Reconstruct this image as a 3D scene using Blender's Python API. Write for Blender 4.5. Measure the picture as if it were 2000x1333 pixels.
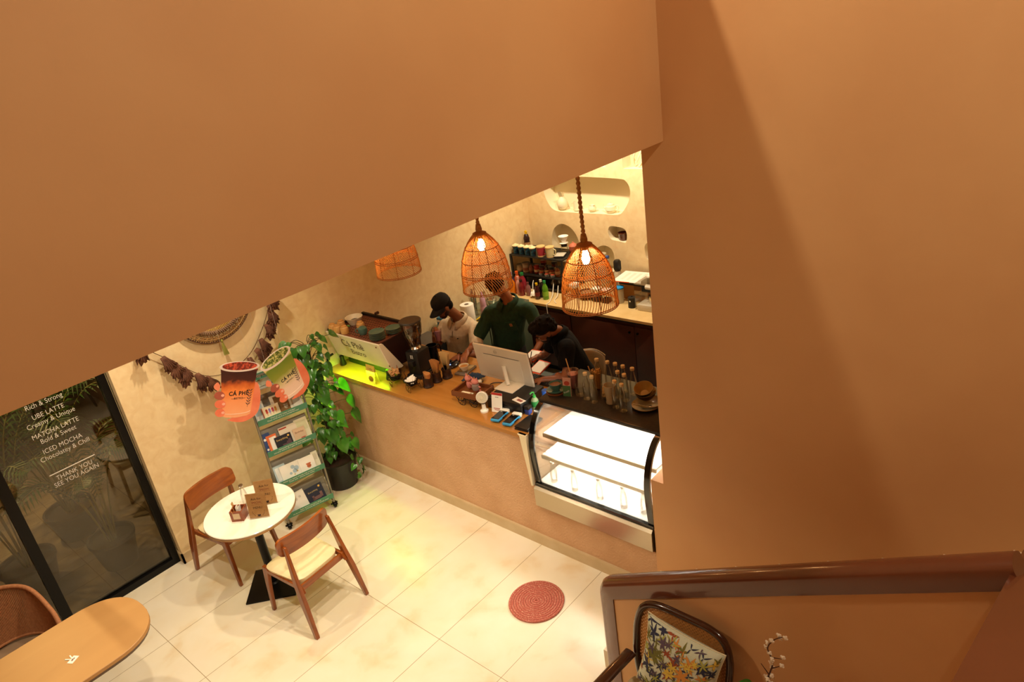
import bpy, bmesh, math, random
from mathutils import Vector, Matrix, Euler, noise as mnoise
R = math.radians; PI = math.pi; TAU = 2*math.pi
rnd = random.Random(7)
for o in list(bpy.data.objects): bpy.data.objects.remove(o, do_unlink=True)
SC = bpy.context.scene
COL = SC.collection

# ------------------------------------------------------------------ camera
cam_d = bpy.data.cameras.new('camera'); cam_d.lens = 25.74; cam_d.sensor_width = 36
cam_d.clip_start = .02; cam_d.clip_end = 60
CAM = bpy.data.objects.new('camera', cam_d); COL.objects.link(CAM)
CAM.matrix_world = Matrix(((0.646204, 0.390963, -0.655414, 0), (-0.750466, 0.169525, -0.638797, 0),
                           (-0.138637, 0.904660, 0.402952, 4.0), (0, 0, 0, 1)))
SC.camera = CAM
# ------------------------------------------------------------------ colour, exposure
SC.view_settings.view_transform = 'Standard'; SC.view_settings.look = 'None'
SC.view_settings.gamma = 1; SC.view_settings.use_curve_mapping = False
SC.view_settings.exposure = 0.0
SC.cycles.use_denoising = True
SC.cycles.max_bounces = 8; SC.cycles.diffuse_bounces = 4; SC.cycles.glossy_bounces = 4
SC.cycles.transparent_max_bounces = 16; SC.cycles.transmission_bounces = 6
SC.cycles.sample_clamp_indirect = 4.0
SC.cycles.caustics_reflective = False; SC.cycles.caustics_refractive = False
# ------------------------------------------------------------------ world (night outside)
W = bpy.data.worlds.new('night'); SC.world = W; W.use_nodes = True
W.node_tree.nodes['Background'].inputs[0].default_value = (.02, .03, .05, 1)
W.node_tree.nodes['Background'].inputs[1].default_value = .3
# ------------------------------------------------------------------ lamps recessed in the ceilings
WARM = (1, .86, .63)
def spot(name, loc, target, watts, cone=95, blend=.6, col=WARM, rad=.04):
    l = bpy.data.lights.new(name, 'SPOT'); l.energy = watts; l.color = col
    l.spot_size = R(cone); l.spot_blend = blend; l.shadow_soft_size = rad
    o = bpy.data.objects.new(name, l); COL.objects.link(o); o.location = loc
    o.rotation_euler = (Vector(target)-Vector(loc)).to_track_quat('-Z', 'Y').to_euler()
    return o
def area(name, loc, target, watts, sx, sy, col=WARM):
    l = bpy.data.lights.new(name, 'AREA'); l.shape = 'RECTANGLE'; l.size = sx; l.size_y = sy
    l.energy = watts; l.color = col
    o = bpy.data.objects.new(name, l); COL.objects.link(o); o.location = loc
    o.rotation_euler = (Vector(target)-Vector(loc)).to_track_quat('-Z', 'Y').to_euler()
    return o
# cafe floor downlights under the mezzanine
spot('downlight', (2.2, 5.3, 3.24), (2.15, 5.4, 0), 95, 120, .7)
spot('downlight', (2.1, 4.1, 3.24), (1.85, 4.1, 0), 92, 92, .7)
spot('downlight', (.8, 5.1, 3.24), (.9, 5.0, 0), 85, 115, .6)
spot('downlight', (1.1, 3.2, 3.24), (1.3, 3.4, 0), 125, 118, .6)
spot('downlight', (2.5, 2.85, 3.24), (2.05, 4.7, .6), 115, 94, .75, rad=.03)
# bar downlights over the back worktop
spot('downlight', (6.0, 5.2, 3.24), (6.45, 5.0, 0), 120, 125, .7, (1, .85, .60))
spot('downlight', (6.0, 4.1, 3.24), (6.45, 4.1, 0), 120, 125, .7, (1, .85, .60))
# upstairs: one lamp beyond the parapet, one above the stairwell
spot('upstairs_lamp', (2.0, 2.62, 6.25), (2.9, .2, 1.8), 235, 110, .5)
spot('upstairs_lamp', (2.1, -.9, 6.25), (2.2, 1.6, 2.8), 290, 140, .8)
# terrace lamp outside the glass
spot('terrace_lamp', (.6, 8.2, 3.2), (.6, 7.3, 0), 380, 140, .8, (1, .78, .46))

# added green fill without a fixture, for the green patch on the floor
area('green_floor_fill', (3.492, 5.50, 1.178), (3.492, 5.50, 0), 5.0, .012, .62, (.40, 1, .02))

# ------------------------------------------------------------------ materials
def lin(h):
    h = h.lstrip('#'); o = []
    for i in (0, 2, 4):
        c = int(h[i:i+2], 16)/255
        o.append(c/12.92 if c <= .04045 else ((c+.055)/1.055)**2.4)
    return (*o, 1)
_M = {}
def mat(name, h, rough=.5, metal=0, h2=None, scale=8, detail=4, bump=0, bscale=None, emit=0, coat=0,
        stretch=None, spec=.5, sheen=0, lo=.35, hi=.65, trans=0, alpha=1, sss=0, dist=0):
    if name in _M: return _M[name]
    m = bpy.data.materials.new(name); _M[name] = m; m.use_nodes = True
    nt = m.node_tree; b = nt.nodes['Principled BSDF']; L = nt.links.new
    b.inputs['Base Color'].default_value = lin(h); b.inputs['Roughness'].default_value = rough
    b.inputs['Metallic'].default_value = metal; b.inputs['Specular IOR Level'].default_value = spec
    if coat: b.inputs['Coat Weight'].default_value = coat; b.inputs['Coat Roughness'].default_value = .08
    if sheen: b.inputs['Sheen Weight'].default_value = sheen
    if trans: b.inputs['Transmission Weight'].default_value = trans
    if alpha < 1: b.inputs['Alpha'].default_value = alpha
    if emit:
        b.inputs['Emission Color'].default_value = lin(h); b.inputs['Emission Strength'].default_value = emit
    if h2 or bump:
        tc = nt.nodes.new('ShaderNodeTexCoord'); mp = nt.nodes.new('ShaderNodeMapping')
        L(tc.outputs['Object'], mp.inputs[0])
        if stretch: mp.inputs['Scale'].default_value = stretch
        nz = nt.nodes.new('ShaderNodeTexNoise'); nz.inputs['Scale'].default_value = scale
        nz.inputs['Detail'].default_value = detail; nz.inputs['Distortion'].default_value = dist
        L(mp.outputs[0], nz.inputs['Vector'])
        if h2:
            rp = nt.nodes.new('ShaderNodeValToRGB')
            rp.color_ramp.elements[0].position = lo; rp.color_ramp.elements[0].color = lin(h)
            rp.color_ramp.elements[1].position = hi; rp.color_ramp.elements[1].color = lin(h2)
            L(nz.outputs[0], rp.inputs[0]); L(rp.outputs[0], b.inputs['Base Color'])
        if bump:
            n2 = nz
            if bscale:
                n2 = nt.nodes.new('ShaderNodeTexNoise'); n2.inputs['Scale'].default_value = bscale
                n2.inputs['Detail'].default_value = 5; L(mp.outputs[0], n2.inputs['Vector'])
            bp = nt.nodes.new('ShaderNodeBump'); bp.inputs['Strength'].default_value = bump
            bp.inputs['Distance'].default_value = .01
            L(n2.outputs[0], bp.inputs['Height']); L(bp.outputs[0], b.inputs['Normal'])
    return m
def wood(name, h, h2, rough=.35, scale=3, stretch=(1, 14, 14), coat=.3, bump=.05):
    return mat(name, h, rough, 0, h2, scale, 6, bump, None, 0, coat, stretch, lo=.3, hi=.7, dist=1.2)
def glass(name, tint='#ffffff', refl=.6, rough=.02, opac=0.0):
    """clear sheet: see-through with a fresnel mirror on top"""
    if name in _M: return _M[name]
    m = bpy.data.materials.new(name); _M[name] = m; m.use_nodes = True
    nt = m.node_tree; nt.nodes.clear(); L = nt.links.new
    out = nt.nodes.new('ShaderNodeOutputMaterial'); mx = nt.nodes.new('ShaderNodeMixShader')
    tr = nt.nodes.new('ShaderNodeBsdfTransparent'); tr.inputs[0].default_value = lin(tint)
    gl = nt.nodes.new('ShaderNodeBsdfGlossy'); gl.inputs['Roughness'].default_value = rough
    lw = nt.nodes.new('ShaderNodeFresnel'); lw.inputs[0].default_value = 1.5
    mu = nt.nodes.new('ShaderNodeMath'); mu.operation = 'MULTIPLY_ADD'
    mu.inputs[1].default_value = refl; mu.inputs[2].default_value = opac; mu.use_clamp = True
    L(lw.outputs[0], mu.inputs[0]); L(mu.outputs[0], mx.inputs[0])
    L(tr.outputs[0], mx.inputs[1]); L(gl.outputs[0], mx.inputs[2]); L(mx.outputs[0], out.inputs[0])
    return m
def emis(name, h, s):
    if name in _M: return _M[name]
    m = bpy.data.materials.new(name); _M[name] = m; m.use_nodes = True
    nt = m.node_tree; nt.nodes.clear()
    out = nt.nodes.new('ShaderNodeOutputMaterial'); e = nt.nodes.new('ShaderNodeEmission')
    e.inputs[0].default_value = lin(h); e.inputs[1].default_value = s
    nt.links.new(e.outputs[0], out.inputs[0]); return m

# ------------------------------------------------------------------ mesh builder
def frame(d, up=(0, 0, 1)):
    d = Vector(d).normalized(); up = Vector(up)
    if abs(d.dot(up)) > .98: up = Vector((1, 0, 0))
    x = up.cross(d).normalized(); y = d.cross(x); return x, y, d
class MB:
    def __init__(s): s.v = []; s.f = []
    def add(s, vs, fs, m=None):
        k = len(s.v); s.v += [tuple(m @ Vector(p)) if m else tuple(p) for p in vs]
        s.f += [tuple(i+k for i in f) for f in fs]; return s
    def box(s, x0, x1, y0, y1, z0, z1, m=None):
        v = [(x, y, z) for z in (z0, z1) for y in (y0, y1) for x in (x0, x1)]
        return s.add(v, [(0, 2, 3, 1), (4, 5, 7, 6), (0, 1, 5, 4), (2, 6, 7, 3), (0, 4, 6, 2), (1, 3, 7, 5)], m)
    def rbox(s, x0, x1, y0, y1, z0, z1, r=.01, seg=2, m=None):
        bm = bmesh.new(); t = MB().box(x0, x1, y0, y1, z0, z1)
        vs = [bm.verts.new(p) for p in t.v]
        for f in t.f: bm.faces.new([vs[i] for i in f])
        bmesh.ops.bevel(bm, geom=bm.edges[:], offset=r, segments=seg, profile=.5, affect='EDGES')
        return s.bm(bm, m)
    def bm(s, bm, m=None):
        bm.verts.index_update()
        s.add([v.co[:] for v in bm.verts], [[v.index for v in f.verts] for f in bm.faces], m); bm.free(); return s
    def tube(s, pts, r, n=8, cap=True, closed=False, flat=1, up=(0, 0, 1)):
        pts = [Vector(p) for p in pts]; N = len(pts)
        rr = r if isinstance(r, (list, tuple)) else [r]*N
        k = len(s.v); px = None
        for i, p in enumerate(pts):
            if closed: d = pts[(i+1) % N]-pts[i-1]
            else: d = pts[min(i+1, N-1)]-pts[max(i-1, 0)]
            if d.length < 1e-9: d = Vector((0, 0, 1))
            d.normalize()
            if px is None: x, y, _ = frame(d, up)
            else:
                x = px-d*px.dot(d)
                if x.length < 1e-6: x, y, _ = frame(d, up)
                x.normalize(); y = d.cross(x)
            px = x
            for j in range(n):
                a = TAU*j/n; s.v.append(tuple(p+(x*math.cos(a)+y*math.sin(a)*flat)*rr[i]))
        M_ = N if closed else N-1
        for i in range(M_):
            a = k+i*n; b = k+((i+1) % N)*n
            for j in range(n): s.f.append((a+j, a+(j+1) % n, b+(j+1) % n, b+j))
        if cap and not closed:
            s.f.append(tuple(range(k+n-1, k-1, -1))); s.f.append(tuple(range(k+(N-1)*n, k+N*n)))
        return s
    def lathe(s, prof, n=24, c=(0, 0, 0), m=None, caps=True):
        k = len(s.v); c = Vector(c); N = len(prof)
        for r, z in prof:
            for j in range(n):
                a = TAU*j/n; p = Vector((r*math.cos(a), r*math.sin(a), z))
                s.v.append(tuple((m @ p if m else p)+c))
        for i in range(N-1):
            for j in range(n):
                s.f.append((k+i*n+j, k+i*n+(j+1) % n, k+(i+1)*n+(j+1) % n, k+(i+1)*n+j))
        if caps:
            if prof[0][0] > 1e-4: s.f.append(tuple(range(k+n-1, k-1, -1)))
            if prof[-1][0] > 1e-4: s.f.append(tuple(range(k+(N-1)*n, k+N*n)))
        return s
    def prism(s, poly, ax, a0, a1, m=None):
        """poly: list of 2-D points, extruded along ax from a0 to a1"""
        n = len(poly)
        def P(u, v, w): return {'x': (w, u, v), 'y': (u, w, v), 'z': (u, v, w)}[ax]
        v = [P(u, w, a0) for u, w in poly]+[P(u, w, a1) for u, w in poly]
        f = [tuple(range(n-1, -1, -1)), tuple(range(n, 2*n))]+[(i, (i+1) % n, n+(i+1) % n, n+i) for i in range(n)]
        return s.add(v, f, m)
    def ell(s, c, r, nu=16, nv=10, m=None):
        prof = []; c = Vector(c)
        k = len(s.v)
        for i in range(nv+1):
            t = PI*i/nv
            for j in range(nu):
                a = TAU*j/nu
                p = Vector((r[0]*math.sin(t)*math.cos(a), r[1]*math.sin(t)*math.sin(a), -r[2]*math.cos(t)))
                s.v.append(tuple((m @ p if m else p)+c))
        for i in range(nv):
            for j in range(nu):
                s.f.append((k+i*nu+j, k+i*nu+(j+1) % nu, k+(i+1)*nu+(j+1) % nu, k+(i+1)*nu+j))
        return s
    def grid(s, fn, nu, nv):
        k = len(s.v)
        for i in range(nu+1):
            for j in range(nv+1): s.v.append(tuple(fn(i/nu, j/nv)))
        for i in range(nu):
            for j in range(nv):
                a = k+i*(nv+1)+j; s.f.append((a, a+nv+1, a+nv+2, a+1))
        return s
    def build(s, name, m, parent=None, smooth=40, fix=True):
        me = bpy.data.meshes.new(name)
        me.from_pydata(s.v, [], s.f); me.validate()
        if fix:
            bm = bmesh.new(); bm.from_mesh(me)
            bmesh.ops.remove_doubles(bm, verts=bm.verts, dist=1e-5)
            bmesh.ops.recalc_face_normals(bm, faces=bm.faces); bm.to_mesh(me); bm.free()
        me.materials.append(m)
        if smooth:
            for p in me.polygons: p.use_smooth = True
            me.set_sharp_from_angle(angle=R(smooth))
        o = bpy.data.objects.new(name, me); COL.objects.link(o)
        if parent: o.parent = parent
        return o
def mod(o, kind, **k):
    m = o.modifiers.new(kind.lower(), kind)
    for a, b in k.items(): setattr(m, a, b)
    return o
def bake(o):
    dg = bpy.context.evaluated_depsgraph_get(); dg.update()
    me = bpy.data.meshes.new_from_object(o.evaluated_get(dg)); o.modifiers.clear()
    o.data = me; return o
def tag(o, label=None, cat=None, group=None, kind=None):
    if label: o['label'] = label
    if cat: o['category'] = cat
    if group: o['group'] = group
    if kind: o['kind'] = kind
    return o
def thing(name, loc, label, cat, rz=0, group=None):
    o = bpy.data.objects.new(name, None); COL.objects.link(o); o.empty_display_size = .05
    o.location = loc; o.rotation_euler = (0, 0, R(rz)); return tag(o, label, cat, group)
def S(o): o['kind'] = 'structure'; return o
def copy_tree(o, parent=None):
    c = o.copy(); COL.objects.link(c)
    if parent: c.parent = parent
    for ch in [q for q in KIDS.get(o.name, [])]: copy_tree(ch, c)
    return c
KIDS = {}
def index_kids(o):
    def rec(q):
        KIDS[q.name] = [c for c in bpy.data.objects if c.parent == q]
        for c in KIDS[q.name]: rec(c)
    rec(o)
def dup(o, loc, rz=None, label=None, group=None, rot=None):
    index_kids(o); c = copy_tree(o); c.location = loc
    if rz is not None: c.rotation_euler = (0, 0, R(rz))
    if rot is not None: c.rotation_euler = rot
    if label: c['label'] = label
    if group: c['group'] = group
    return c
def text(body, size, mt, parent=None, name='lettering', align='CENTER', depth=.0006, bold=0, m=None, line=1.0, loc=None, track=1):
    cu = bpy.data.curves.new(name, 'FONT'); cu.body = body; cu.size = size; cu.align_x = align
    cu.extrude = depth; cu.offset = bold; cu.space_line = line; cu.resolution_u = 3; cu.space_character = track
    t = bpy.data.objects.new(name, cu); COL.objects.link(t)
    dg = bpy.context.evaluated_depsgraph_get(); dg.update()
    me = bpy.data.meshes.new_from_object(t.evaluated_get(dg))
    bpy.data.objects.remove(t, do_unlink=True); bpy.data.curves.remove(cu)
    if m: me.transform(m)
    me.materials.clear(); me.materials.append(mt)
    o = bpy.data.objects.new(name, me); COL.objects.link(o)
    if parent: o.parent = parent
    return o
def basis(u, v, o):
    """matrix sending local x to u, y to v, origin to o"""
    u = Vector(u).normalized(); v = Vector(v); v = (v-u*v.dot(u)).normalized(); w = u.cross(v); o = Vector(o)
    return Matrix(((u.x, v.x, w.x, o.x), (u.y, v.y, w.y, o.y), (u.z, v.z, w.z, o.z), (0, 0, 0, 1)))
def crv(pts, n=6, closed=False):
    pts = [Vector(p) for p in pts]; N = len(pts); out = []
    rng = range(N) if closed else range(N-1)
    for i in rng:
        if closed: a, b, c, d = pts[i-1], pts[i], pts[(i+1) % N], pts[(i+2) % N]
        else: a, b, c, d = pts[max(i-1, 0)], pts[i], pts[i+1], pts[min(i+2, N-1)]
        for k in range(n):
            t = k/n
            out.append(.5*((2*b)+(c-a)*t+(2*a-5*b+4*c-d)*t*t+(3*b-a-3*c+d)*t**3))
    if not closed: out.append(pts[-1])
    return out
def circ(c, r, n=24, ax='z', a0=0, a1=TAU, ry=None):
    ry = ry or r; out = []
    full = abs(a1-a0-TAU) < 1e-6
    for i in range(n if full else n+1):
        a = a0+(a1-a0)*i/n; u, v = r*math.cos(a), ry*math.sin(a)
        out.append(Vector(c)+Vector({'z': (u, v, 0), 'y': (u, 0, v), 'x': (0, u, v)}[ax]))
    return out
# ================================================================== THE SETTING
PAINT = mat('tan_paint', '#dba974', .62, 0, '#d4a06c', 1.3, 3, .06, 26)
PLASTER = mat('cream_plaster', '#eed6a8', .7, 0, '#e2c392', 11, 6, .2, 22, lo=.3, hi=.75, dist=.8)
STUCCO = mat('stucco', '#d3a880', .85, 0, '#c99d74', 4, 3, .9, 60)
NICHE = mat('niche_paint', '#efe0c0', .7)
CEIL = mat('ceiling_paint', '#e6cfae', .8)
BROWN = mat('brown_gloss', '#6a3a26', .22, 0, '#60331f', 2, 3, .04, 9, coat=.5)
SKIRT = mat('skirting_tile', '#cdb690', .4, 0, '#c2a980', 6)
BLACKM = mat('black_metal', '#131211', .35, .6)
# floor: 1.2 x 0.6 m porcelain tiles, bricks in running bond
def tile_mat(name, a, b, gr, w, h, ox, oy, rough, spot_h):
    m = bpy.data.materials.new(name); m.use_nodes = True; nt = m.node_tree; L = nt.links.new
    bs = nt.nodes['Principled BSDF']; tc = nt.nodes.new('ShaderNodeTexCoord'); mp = nt.nodes.new('ShaderNodeMapping')
    mp.inputs['Location'].default_value = (ox, oy, 0); L(tc.outputs['Object'], mp.inputs[0])
    br = nt.nodes.new('ShaderNodeTexBrick'); br.inputs['Scale'].default_value = 1
    br.inputs['Brick Width'].default_value = w; br.inputs['Row Height'].default_value = h
    br.inputs['Mortar Size'].default_value = .002; br.inputs['Mortar Smooth'].default_value = .1
    br.offset = 0; br.offset_frequency = 2
    br.inputs['Color1'].default_value = (1, 1, 1, 1); br.inputs['Color2'].default_value = (.97, .97, .97, 1)
    br.inputs['Mortar'].default_value = lin(gr); L(mp.outputs[0], br.inputs[0])
    nz = nt.nodes.new('ShaderNodeTexNoise'); nz.inputs['Scale'].default_value = 3.4
    nz.inputs['Detail'].default_value = 7; nz.inputs['Distortion'].default_value = .3; L(tc.outputs['Object'], nz.inputs['Vector'])
    rp = nt.nodes.new('ShaderNodeValToRGB'); e = rp.color_ramp.elements
    e[0].position = .36; e[0].color = lin(a); e[1].position = .78; e[1].color = lin(spot_h)
    x = e.new(.56); x.color = lin(b)
    L(nz.outputs[0], rp.inputs[0])
    mu = nt.nodes.new('ShaderNodeMixRGB'); mu.blend_type = 'MULTIPLY'; mu.inputs[0].default_value = 1
    L(rp.outputs[0], mu.inputs[1]); L(br.outputs['Color'], mu.inputs[2]); L(mu.outputs[0], bs.inputs['Base Color'])
    bs.inputs['Roughness'].default_value = rough
    bp = nt.nodes.new('ShaderNodeBump'); bp.inputs['Strength'].default_value = .3; bp.inputs['Distance'].default_value = .002
    bp.invert = True; L(br.outputs['Fac'], bp.inputs['Height']); L(bp.outputs[0], bs.inputs['Normal'])
    return m
FLOOR = tile_mat('porcelain_tiles', '#eee3cd', '#ebdec4', '#a8977c', 1.2, .6, .12, .2, .28, '#dfc59c')
BARFLOOR = tile_mat('bar_floor_tiles', '#7d8076', '#74776e', '#55564e', .6, .6, 0, 0, .5, '#8a8c80')
TERR = tile_mat('terrace_tiles', '#8a7a62', '#7a6b54', '#4c4436', .6, .3, 0, 0, .7, '#9a8a70')
WX = 3.48; BY = 2.06
S(MB().box(-2.5, 3.55, -3.2, 6.12, -.1, 0).build('floor', FLOOR, smooth=0))
S(MB().box(3.55, 7.0, 2.2, 6.12, -.1, 0).build('floor_bar', BARFLOOR, smooth=0))
S(MB().box(-3.5, 7, 6.12, 9.6, -.14, -.03).build('terrace_floor', TERR, smooth=0))
S(MB().box(-3.5, 7, 9.6, 9.75, -.1, 4).build('wall_terrace', mat('dark_fence', '#3c3226', .8, 0, '#2c251c', 3), smooth=0))
# garland wall; its free end stands beside the glass
S(MB().box(1.62, 7.0, 6.0, 6.2, 0, 3.3).build('wall_back', PLASTER, smooth=0))
S(MB().box(-3.5, 7.0, 6.0, 6.2, 3.5, 6.4).build('wall_back_upper', PAINT, smooth=0))
S(MB().box(-3.5, 1.62, 6.04, 6.2, 2.5, 3.3).build('wall_back_lintel', PLASTER, smooth=0))
S(MB().box(1.605, WX+.01, 5.978, 6.0, 0, .1).box(1.605, 1.62, 5.978, 6.14, 0, .1).build('baseboard_back', SKIRT, smooth=0))
S(MB().box(3.468, 3.49, 2.297, 5.978, 0, .1).build('baseboard_counter', SKIRT, smooth=0))
# mezzanine slab, drop wall over the opening, upper ceiling, outer walls
S(MB().box(-2.5, 7.0, BY+.12, 6.2, 3.3, 3.5).build('ceiling', CEIL, smooth=0))
S(MB().box(-2.5, WX, BY, BY+.12, 3.283, 4.74).build('wall_upper', PAINT, smooth=0))
S(MB().box(-2.7, 7.2, -3.4, 6.4, 6.4, 6.5).build('ceiling_upper', CEIL, smooth=0))
S(MB().box(WX, WX+.22, -3.2, 2.2, 0, 6.4).build('wall_right', PAINT, smooth=0))
S(MB().box(WX, WX+.35, 2.2, 2.297, 0, 1.03).build('trim_1', PAINT, smooth=0))
S(MB().box(-2.7, -2.5, -3.2, 6.2, 0, 6.4).build('wall_left', PAINT, smooth=0))
S(MB().box(-2.7, 3.7, -3.4, -3.2, 0, 6.4).build('wall_front', PAINT, smooth=0))
S(MB().box(7.0, 7.2, 2.0, 6.2, 3.3, 6.4).build('wall_far_upper', PAINT, smooth=0))
S(MB().box(WX+.22, 7.2, 2.0, 2.2, 0, 6.4).build('wall_side', PAINT, smooth=0))
# ---- niche wall: holes with cream linings
NX = 6.8
def niche_shape(pts, n=7): return [(p.x, p.y) for p in crv([(a, b, 0) for a, b in pts], n, True)]
NS = [
 niche_shape([(5.71, 2.0), (5.66, 1.86), (5.56, 1.775), (5.3, 1.765), (4.9, 1.772), (4.66, 1.778), (4.57, 1.84), (4.49, 1.97), (4.475, 2.08), (4.52, 2.165), (4.62, 2.19), (5.1, 2.2), (5.4, 2.2), (5.62, 2.19), (5.70, 2.13)], 4),
 niche_shape([(5.675, 1.3), (5.67, 1.42), (5.62, 1.54), (5.54, 1.6), (5.46, 1.612), (5.37, 1.58), (5.3, 1.51), (5.26, 1.42), (5.25, 1.3), (5.26, 1.2), (5.45, 1.18), (5.66, 1.2)], 4),
 niche_shape([(4.81, 1.6), (4.815, 1.55), (4.80, 1.5), (4.77, 1.472), (4.68, 1.462), (4.6, 1.452), (4.575, 1.47), (4.56, 1.54), (4.575, 1.6), (4.62, 1.625), (4.7, 1.635), (4.78, 1.632)], 4),
 niche_shape([(5.01, 1.3), (4.98, 1.36), (4.9, 1.39), (4.82, 1.375), (4.77, 1.32), (4.76, 1.2), (4.78, 1.08), (4.88, 1.06), (4.98, 1.08), (5.01, 1.2)], 4),
 niche_shape([(4.33, 1.44), (4.335, 1.36), (4.31, 1.28), (4.2, 1.25), (4.05, 1.25), (3.97, 1.32), (3.97, 1.42), (4.05, 1.5), (4.25, 1.5)], 4),
 [(4.55, 2.303), (4.15, 2.303), (4.15, 2.62), (4.25, 2.72), (4.45, 2.72), (4.55, 2.62)],
 [(5.15, 2.315), (4.77, 2.315), (4.77, 2.56), (4.84, 2.62), (5.08, 2.62), (5.15, 2.56)],
]
def area2(p): return sum(p[i-1][0]*p[i][1]-p[i][0]*p[i-1][1] for i in range(len(p)))/2
bm = bmesh.new()
def loop(pts):
    vs = [bm.verts.new((NX, y, z)) for y, z in pts]
    return [bm.edges.new((vs[i-1], vs[i])) for i in range(len(vs))]
ed = loop([(2.2, 0), (6.0, 0), (6.0, 3.3), (2.2, 3.3)])
for n in NS: ed += loop(n)
bmesh.ops.triangle_fill(bm, use_beauty=True, use_dissolve=False, edges=ed, normal=(-1, 0, 0))
o = MB().bm(bm).build('wall_far', PLASTER, smooth=0, fix=False)
for i, n in enumerate(NS):
    D = .17 if i != 0 else .2
    if area2(n) < 0: n = n[::-1]
    k = len(n); v = [(NX, y, z) for y, z in n]+[(NX+D, y, z) for y, z in n]
    f = [(j, (j+1) % k, k+(j+1) % k, k+j) for j in range(k)]+[tuple(range(k, 2*k))]
    b = MB().add(v, f).build('trim_%d' % (i+2), NICHE, smooth=30, fix=False); S(b)
S(o)
S(MB().box(NX+.22, NX+.3, 2.2, 6.2, 0, 3.3).build('wall_far_backing', NICHE, smooth=0))

# ---- glazing: one structure per bay, frame + pane
GL = glass('window_glass', '#e6dcc4', 1.5, .0)
def bay(n, x0, x1, head=2.5):
    w = MB()
    w.box(x1-.055, x1, 6.06, 6.13, 0, head).box(x0, x0+.02, 6.06, 6.13, 0, head)
    w.box(x0+.02, x1-.055, 6.06, 6.13, 0, .06).box(x0+.02, x1-.055, 6.06, 6.13, head-.06, head)
    f = S(w.build('window_%d' % n, BLACKM, smooth=0))
    MB().box(x0+.02, x1-.055, 6.088, 6.098, .06, head-.06).build('pane', GL, f, smooth=0)
    return f
win = bay(1, .70, 1.605); bay(2, -.95, .70); bay(3, -2.5, -.95)
WHITE_V = mat('white_vinyl', '#e9e2d4', .6)
# lettering on the inside of the pane (text runs along +x, reads from inside)
GM = basis((1, 0, 0), (0, 0, 1), (1.155, 6.087, 0))
def gt(s, z, size): text(s, size, WHITE_V, win, 'lettering', 'CENTER', .0004, -.0008, m=Matrix.Translation((1.155, 6.0865, z)) @ Matrix.Rotation(PI/2, 4, 'X') @ Matrix.Diagonal((.80, .95, 1, 1)))
gt('Rich & Strong', 1.838, .059); gt('UBE LATTE', 1.752, .058); gt('Creamy & Unique', 1.692, .059)
gt('MATCHA LATTE', 1.604, .058); gt('Bold & Sweet', 1.55, .059); gt('ICED MOCHA', 1.466, .058); gt('Chocolatey & Chill', 1.41, .059)
MB().box(.985, 1.325, 6.086, 6.0872, 1.281, 1.288).build('rule', WHITE_V, win, smooth=0)
gt('THANK YOU', 1.222, .058); gt('SEE YOU AGAIN', 1.172, .058)

# ---- stairs: lower flight along the right wall, its parapet and cap
TREAD = mat('tread_stone', '#e3d3b5', .4, 0, '#d7c3a0', 5)
st = MB(); sk = MB()
for k in range(1, 11):
    y1 = 2.271-.286*(k-1); y0 = y1-.286 if k < 10 else -3.2
    st.box(2.74, WX-.012, y0, y1, 0, .154*k)
S(st.build('stair_flight', TREAD, smooth=0))
for k in range(1, 10):
    y1 = 2.271-.286*(k-1); z = .154*k
    sk.box(WX-.012, WX, y1-.286, y1+.0, z-.154, z+.1)
S(sk.build('trim_9', TREAD, smooth=0))
PX = 2.62; SL = .568
def ptop(y): return .93+(2.12-y)*SL
S(MB().prism([(2.06, 0), (2.06, .83), (.19, .83+1.87*.54), (.19, 0)], 'x', PX-.008, PX+.098).build('parapet_wall', PAINT, smooth=0))
# brown cap: rounded bar that turns down into the end post
cap = MB()
sec = [(.0, .083), (.006, .094), (.025, .108), (.06, .117), (.095, .108), (.114, .094), (.12, .083), (.12, .0), (.0, .0)]
th = math.atan(.54)                        # section: (x offset, height above the pivot line)
def ring(y, z, a): return [(PX-.015+x, y+b*math.sin(a), z+b*math.cos(a)) for x, b in sec]
py_, pz_ = 2.043, .813
rings = [ring(.15, pz_+(py_-.15)*.54, th), ring(py_, pz_, th)]
for q in (.25, .5, .75, 1): rings.append(ring(py_, pz_, th+(PI/2-th)*q))
rings.append([(x, y, z-pz_) for x, y, z in rings[-1]])
n = len(sec); v = [p for r_ in rings for p in r_]; f = []
for i in range(len(rings)-1):
    for j in range(n): f.append((i*n+j, i*n+(j+1) % n, (i+1)*n+(j+1) % n, (i+1)*n+j))
f += [tuple(range(n-1, -1, -1)), tuple(range((len(rings)-1)*n, len(rings)*n))]
S(cap.add(v, f).build('parapet_cap', BROWN, smooth=50))
# upper flight turning back from the landing, its parapet close below the camera
u = MB(); 
for k in range(1, 9):
    x1 = 2.62-.34*(k-1); u.box(x1-.34, x1, -1.1, .0, 1.54+.154*(k-1)-.12, 1.54+.154*k)
S(u.build('stair_flight_upper', TREAD, smooth=0))
def utop(x): return 2.342-(x-1.572)*.4387
S(MB().prism([(1.3, utop(1.3)), (3.0, utop(3.0)), (3.0, utop(3.0)-.22), (1.3, utop(1.3)-.22)], 'y', .04, .2).build('parapet_cap_upper', BROWN, smooth=0))
S(MB().prism([(1.3, utop(1.3)-.22), (2.74, utop(2.74)-.22), (2.74, 1.0), (1.3, 1.3)], 'y', .06, .18).build('parapet_wall_upper', PAINT, smooth=0))
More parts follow.
